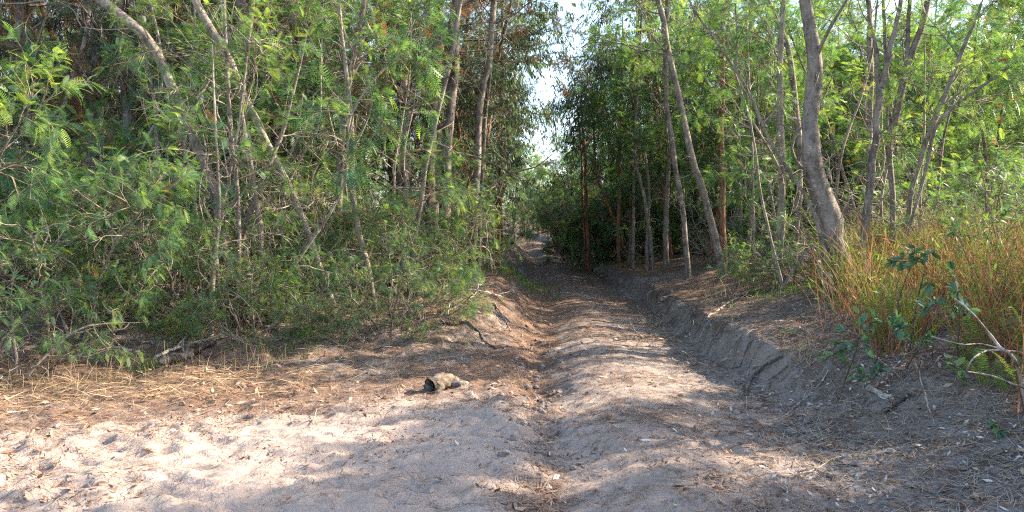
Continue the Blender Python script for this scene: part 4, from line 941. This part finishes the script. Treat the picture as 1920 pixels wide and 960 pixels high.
# the weathered log end on the sand
c = gp(835, 728)
r_ = thing('weathered_log', 'weathered knotted log stub with a dark hollow end on the sand', 'log', c - np.array([0, 0, 0.03])); r_.rotation_euler = (0, 0, 0.6)
P, R = resample([(-0.17, -0.02, 0.05), (-0.06, 0.0, 0.085), (0.05, 0.02, 0.08), (0.15, 0.0, 0.045), (0.27, -0.04, 0.0)], [0.085, 0.088, 0.07, 0.055, 0.03], 22)
g = Geo(); tubes(g, P, R, 16, 'log_wood', 0.12); obj('log_body', g.mesh('log_body'), r_)
g = Geo(); Q = np.array([P[0] + (P[0] - P[3]) * 0.02, P[0], P[2]]); tubes(g, np.stack([P[0] + [-.005, 0, 0], P[1], P[2], P[3]]), np.array([0.087, 0.058, 0.045, 0.01]), 14, 'dark_wood', 0.3); obj('hollow_end', g.mesh('hollow_end'), r_)
for pts, rd in [([(-0.1, -0.05, 0.06), (-0.14, -0.09, 0.03), (-0.2, -0.12, -0.02)], [0.05, 0.035, 0.015]), ([(0.06, -0.03, 0.06), (0.15, -0.09, 0.05), (0.26, -0.12, -0.01)], [0.04, 0.032, 0.012]), ([(-0.16, 0.03, 0.03), (-0.22, 0.0, -0.02)], [0.06, 0.02])]:
    p, r = resample(pts, rd, 8); g = Geo(); tubes(g, p, r, 8, 'dark_wood', 0.12); obj('root_stub', g.mesh('root_stub'), r_)
# clod by the rut
c = gp(975, 775)

# ------------------------------------------------------------------ litter
def on_ground(x, y, lift=0.006):
    z = height(x, y); e = 0.03
    nx, ny = -(height(x + e, y) - z) / e, -(height(x, y + e) - z) / e
    return np.stack([x, y, z + lift], -1), unit(np.stack([nx, ny, np.ones_like(x)], -1))
def flat_bits(geo, tpl, x, y, size, mat, tint, tilt=0.15, lift=0.006, ang=None):
    p, nrm = on_ground(x, y, lift); a = rng.uniform(0, 6.28, len(x)) if ang is None else ang
    d = np.stack([np.cos(a), np.sin(a), np.zeros_like(a)], -1); d = unit(d - nrm * (d * nrm).sum(-1, keepdims=True) + nrm * rng.normal(size=(len(x), 1)) * tilt)
    V, Fc = tpl; yv = unit(np.cross(nrm + rng.normal(size=nrm.shape) * tilt, d)); zv = np.cross(d, yv); sc = np.asarray(size)[:, None, None]
    W_ = p[:, None] + sc * (V[None, :, :1] * d[:, None] + V[None, :, 1:2] * yv[:, None] + V[None, :, 2:] * zv[:, None])
    geo.add(W_, (Fc[None] + (np.arange(len(x)) * len(V))[:, None, None]).reshape(-1, Fc.shape[1]), mat, np.repeat(tint, len(Fc)))
NEED = (np.array([(-.5, -.014, 0), (-.5, .014, 0), (0, .014, .05), (0, -.014, .05), (.5, .008, 0), (.5, -.008, 0)]), np.array([(0, 3, 2, 1), (3, 5, 4, 2)]))
DRY = (np.array([(-.5, 0, .02), (0, .17, .0), (0, -.17, .06), (.5, 0, .06)]), np.array([(0, 2, 1), (1, 2, 3)]))
def cand(n, x0, x1, y0, y1):
    yy = y0 * (y1 / y0) ** rng.random(n); xx = rng.uniform(-1, 1, n) * (0.72 * yy + 0.3); k = (xx > x0) & (xx < x1); return xx[k], yy[k]
def litter_at(x, y):
    i = np.clip(np.searchsorted(gx, x), 0, len(gx) - 1); j = np.clip(np.searchsorted(gy, y), 0, len(gy) - 1); return litter[j, i]
x, y = cand(95000, -12, 8, 3.4, 22); k = rng.random(len(x)) < np.clip(litter_at(x, y) * 1.05 - 0.08, 0.06, 1); x, y = x[k], y[k]
g = Geo(); flat_bits(g, NEED, x, y, rng.uniform(0.08, 0.17, len(x)), 'needle', np.clip(np.where(x > centre(y) + 0.6, 0.88, 0.48) + rng.normal(0, 0.18, len(x)), 0, 1), 0.12)
tag(obj('pine_needles', g.mesh('pine_needles')), 'loose reddish brown pine needles strewn over sand and track', 'needles', None, 'stuff')
x, y = cand(16000, -12, 8, 3.4, 26); k = rng.random(len(x)) < np.clip(litter_at(x, y) * 1.2 - 0.2, 0.03, 1); x, y = x[k], y[k]
g = Geo(); flat_bits(g, DRY, x, y, rng.uniform(0.035, 0.10, len(x)), 'dry_leaf', np.clip(rng.normal(0.5, 0.25, len(x)), 0, 1), 0.3, 0.012)
tag(obj('dry_leaves', g.mesh('dry_leaves')), 'scattered dry tan leaves on track and forest floor', 'leaves', None, 'stuff')
n = 900; x, y = rng.uniform(1.5, 4.2, n), rng.uniform(4.2, 7.5, n); k = fbm(x * 1.5, y * 1.5, 2) > 0.0; x, y = x[k], y[k]
g = Geo(); flat_bits(g, DRY, x, y, rng.uniform(0.03, 0.06, len(x)), 'dry_leaf', np.clip(rng.normal(0.95, 0.1, len(x)), 0, 1), 0.45, 0.015)
tag(obj('bleached_leaves', g.mesh('bleached_leaves')), 'bleached curled pale leaves strewn on the lower right bank', 'leaves', None, 'stuff')
x, y = cand(20000, -9, 6, 3.4, 15); k = fbm(x * 1.2, y * 1.6, 2) > -0.12 + 0.3 * rng.random(len(x)); x, y = x[k], y[k]
g = Geo(); flat_bits(g, DRY, x, y, rng.uniform(0.012, 0.05, len(x)), 'dry_leaf', np.clip(rng.normal(0.05, 0.15, len(x)), 0, 1), 0.4, 0.008)
tag(obj('bark_chips', g.mesh('bark_chips')), 'small dark bark chips and broken leaf bits on the sand', 'bark', None, 'stuff')
IV = []
ph = (1 + 5 ** 0.5) / 2
for a_, b_ in ((1, ph), (-1, ph), (1, -ph), (-1, -ph)): IV += [(0, a_, b_), (a_, b_, 0), (b_, 0, a_)]
IV = np.array(IV) / 1.9
IF = []
for i_ in range(12):
    for j_ in range(i_ + 1, 12):
        for k_ in range(j_ + 1, 12):
            p_, q_, r2 = IV[i_], IV[j_], IV[k_]
            if max(np.linalg.norm(p_ - q_), np.linalg.norm(q_ - r2), np.linalg.norm(p_ - r2)) < 1.2:
                IF.append((i_, j_, k_) if np.dot(np.cross(q_ - p_, r2 - p_), p_ + q_ + r2) > 0 else (i_, k_, j_))
IF = np.array(IF)
def clods(nm, lb, x, y, size, mat):
    g = Geo(); n = len(x); z = height(x, y); V = IV[None] * (1 + 0.28 * rng.normal(size=(n, 12, 1))) * size[:, None, None] * np.array([1, 1, .7])
    V = V + np.stack([x, y, z + size * .2], -1)[:, None]
    g.add(V, (IF[None] + (np.arange(n) * 12)[:, None, None]).reshape(-1, 3), mat, 0.5)
    me = g.mesh(nm)
    for an, v in (('litter', 0.25), ('soil', 0.55)):
        a = me.attributes.new(an, 'FLOAT', 'POINT'); a.data.foreach_set('value', np.full(len(me.vertices), v, np.float32))
    tag(obj(nm, me), lb, 'clods', None, 'stuff')
n = 900; y = 5 * (16 / 5) ** rng.random(n); side = rng.random(n) < 0.55
x = centre(y) + np.where(side, rng.normal(1.1, 0.22, n), rng.normal(-1.15, 0.2, n))
clods('soil_clods', 'small crumbled soil clods along the foot of the bank and the rut', x, y, 0.008 + 0.03 * rng.random(n) ** 3, 'earth')
# straw along the sand edge
n = 2600; x = rng.uniform(-7, -0.8, n); e = rng.normal(8.4, 0.5, n); y = e + 0.45 * (x + 1); k = (y > 3.5) & (rng.random(n) < ss(-1.0, -4, x) + 0.25); x, y = x[k], y[k]
g = Geo(); flat_bits(g, NEED, x, y, rng.uniform(0.06, 0.26, len(x)), 'straw', rng.random(len(x)), 0.10, 0.02, rng.normal(0.45, 0.5, len(x)))
tag(obj('straw', g.mesh('straw')), 'flattened dry straw along the edge of the sand', 'straw', None, 'stuff')
# twig litter
def twig_litter(n, fx, fy, lab, nm):
    x, y = fx(n), fy(n); p, nrm = on_ground(x, y, 0.012); a = rng.uniform(0, 6.28, n)
    P = grow(p, np.stack([np.cos(a), np.sin(a), rng.uniform(0, .25, n)], -1), rng.uniform(0.12, 0.6, n), 7, 0.16, -0.05)
    P[..., 2] = np.maximum(P[..., 2], height(P[..., 0], P[..., 1]) + 0.006)
    g = Geo(); tubes(g, P, lin(0.0038, 0.0018, n, 7), 3, 'twig'); tag(obj(nm, g.mesh(nm)), lab, 'twigs', None, 'stuff')
twig_litter(1100, lambda n: rng.uniform(1.9, 5.0, n), lambda n: rng.uniform(4.2, 13, n), 'fine dead twigs littering the right bank', 'twig_litter')
twig_litter(700, lambda n: rng.uniform(-6, -0.6, n), lambda n: rng.uniform(8.6, 13, n), 'fine dead twigs littering the thicket edge', 'twig_litter')
# small patches of fresh grass
def green_patch(px, py, rx, ry, n, lab):
    c = gp(px, py); x, y = c[0] + rng.normal(size=n) * rx, c[1] + rng.normal(size=n) * ry
    g = Geo(); blades(g, x, y, rng.uniform(0.06, 0.2, n), rng.uniform(0.008, 0.016, n), 'green_blade', rng.random(n), 0.6, 2)
    tag(obj('grass_patch', g.mesh('grass_patch')), lab, 'grass', None, 'stuff')
green_patch(965, 512, 0.45, 1.0, 1500, 'bright green grass patch on the left bank by the track')
green_patch(1140, 492, 0.6, 2.0, 700, 'low green growth where the right bank begins')
green_patch(510, 655, 0.25, 0.2, 120, 'green leafy tuft at the end of the fallen branches')
green_patch(268, 697, 0.10, 0.08, 70, 'small green tuft on the straw covered edge')
green_patch(1510, 540, 0.5, 0.5, 400, 'green and rusty growth round the foot of the pale stubs')
n = 70; g = Geo(); c = gp(1345, 555); x, y = c[0] + rng.normal(size=n) * .25, c[1] + rng.normal(size=n) * .3
blades(g, x, y, rng.uniform(0.15, 0.4, n), rng.uniform(0.006, 0.01, n), 'straw', rng.random(n), 0.9, 3); tag(obj('dry_tuft', g.mesh('dry_tuft')), 'dry straw tuft on the bank top under the thin poles', 'grass', None, 'stuff')
n = 120; g = Geo(); c = gp(1500, 668); x, y = c[0] + rng.normal(size=n) * .12, c[1] + rng.normal(size=n) * .12
blades(g, x, y, rng.uniform(0.08, 0.2, n), rng.uniform(0.004, 0.007, n), 'straw', rng.random(n), 1.2, 3); tag(obj('dry_tuft', g.mesh('dry_tuft')), 'pale dry tuft on the bank beside the thin arched stem', 'grass', None, 'stuff')
n = 420; g = Geo(); x = rng.uniform(-7, -2.5, n); y = rng.normal(8.9, 0.25, n) + 0.45 * (x + 1); k = y > 3
blades(g, x[k], y[k], rng.uniform(0.08, 0.38, k.sum()), rng.uniform(0.004, 0.007, k.sum()), 'straw', rng.random(k.sum()), 0.9, 3); tag(obj('dry_stalks', g.mesh('dry_stalks')), 'dry grass stalks standing along the sand edge', 'grass', None, 'stuff')
# reddish leaved bush glimpsed in the thicket
c = at(22, 590, 9.6); f = np.array([c[0], c[1], gz(c[0], c[1])]); root = thing('red_leaf_shrub', 'small bush with bright red leaves glimpsed through the thicket', 'shrub', f)
g = Geo(); S = grow(np.repeat([f], 6, 0), unit(rng.normal(size=(6, 3)) * [.6, .6, .2] + [0, 0, 1]), 0.9, 8, 0.12, 0.0); tubes(g, S, lin(0.008, 0.003, 6, 8), 4, 'twig'); obj('stem', g.mesh('stem', f), root)
g = Geo(); pos, d, t, _ = kids(S, 14, 0.3, 1, 0.9, .3); stamp(g, GUM, pos, d, rng.uniform(.08, .13, len(pos)), 'red_leaf', rng.random(len(pos))); obj('leaves', g.mesh('leaves', f), root)

# labels: where several neighbours would still read alike, say which one
by = {}
for o in SC.objects:
    if o.parent is None and 'label' in o and 'category' in o: by.setdefault(o['label'], []).append(o)
for lb, os_ in by.items():
    if 1 < len(os_) <= 6 and 'shade' not in lb and 'shadows' not in lb:
        os_.sort(key=lambda o: o.location.x / max(o.location.y, 0.1))
        w = {2: ['left one', 'right one'], 3: ['left one', 'middle one', 'right one']}.get(len(os_), ['leftmost', 'second from left', 'third from left', 'fourth from left', 'fifth from left', 'sixth from left'])
        for o, q in zip(os_, w): o['label'] = lb + ', ' + q
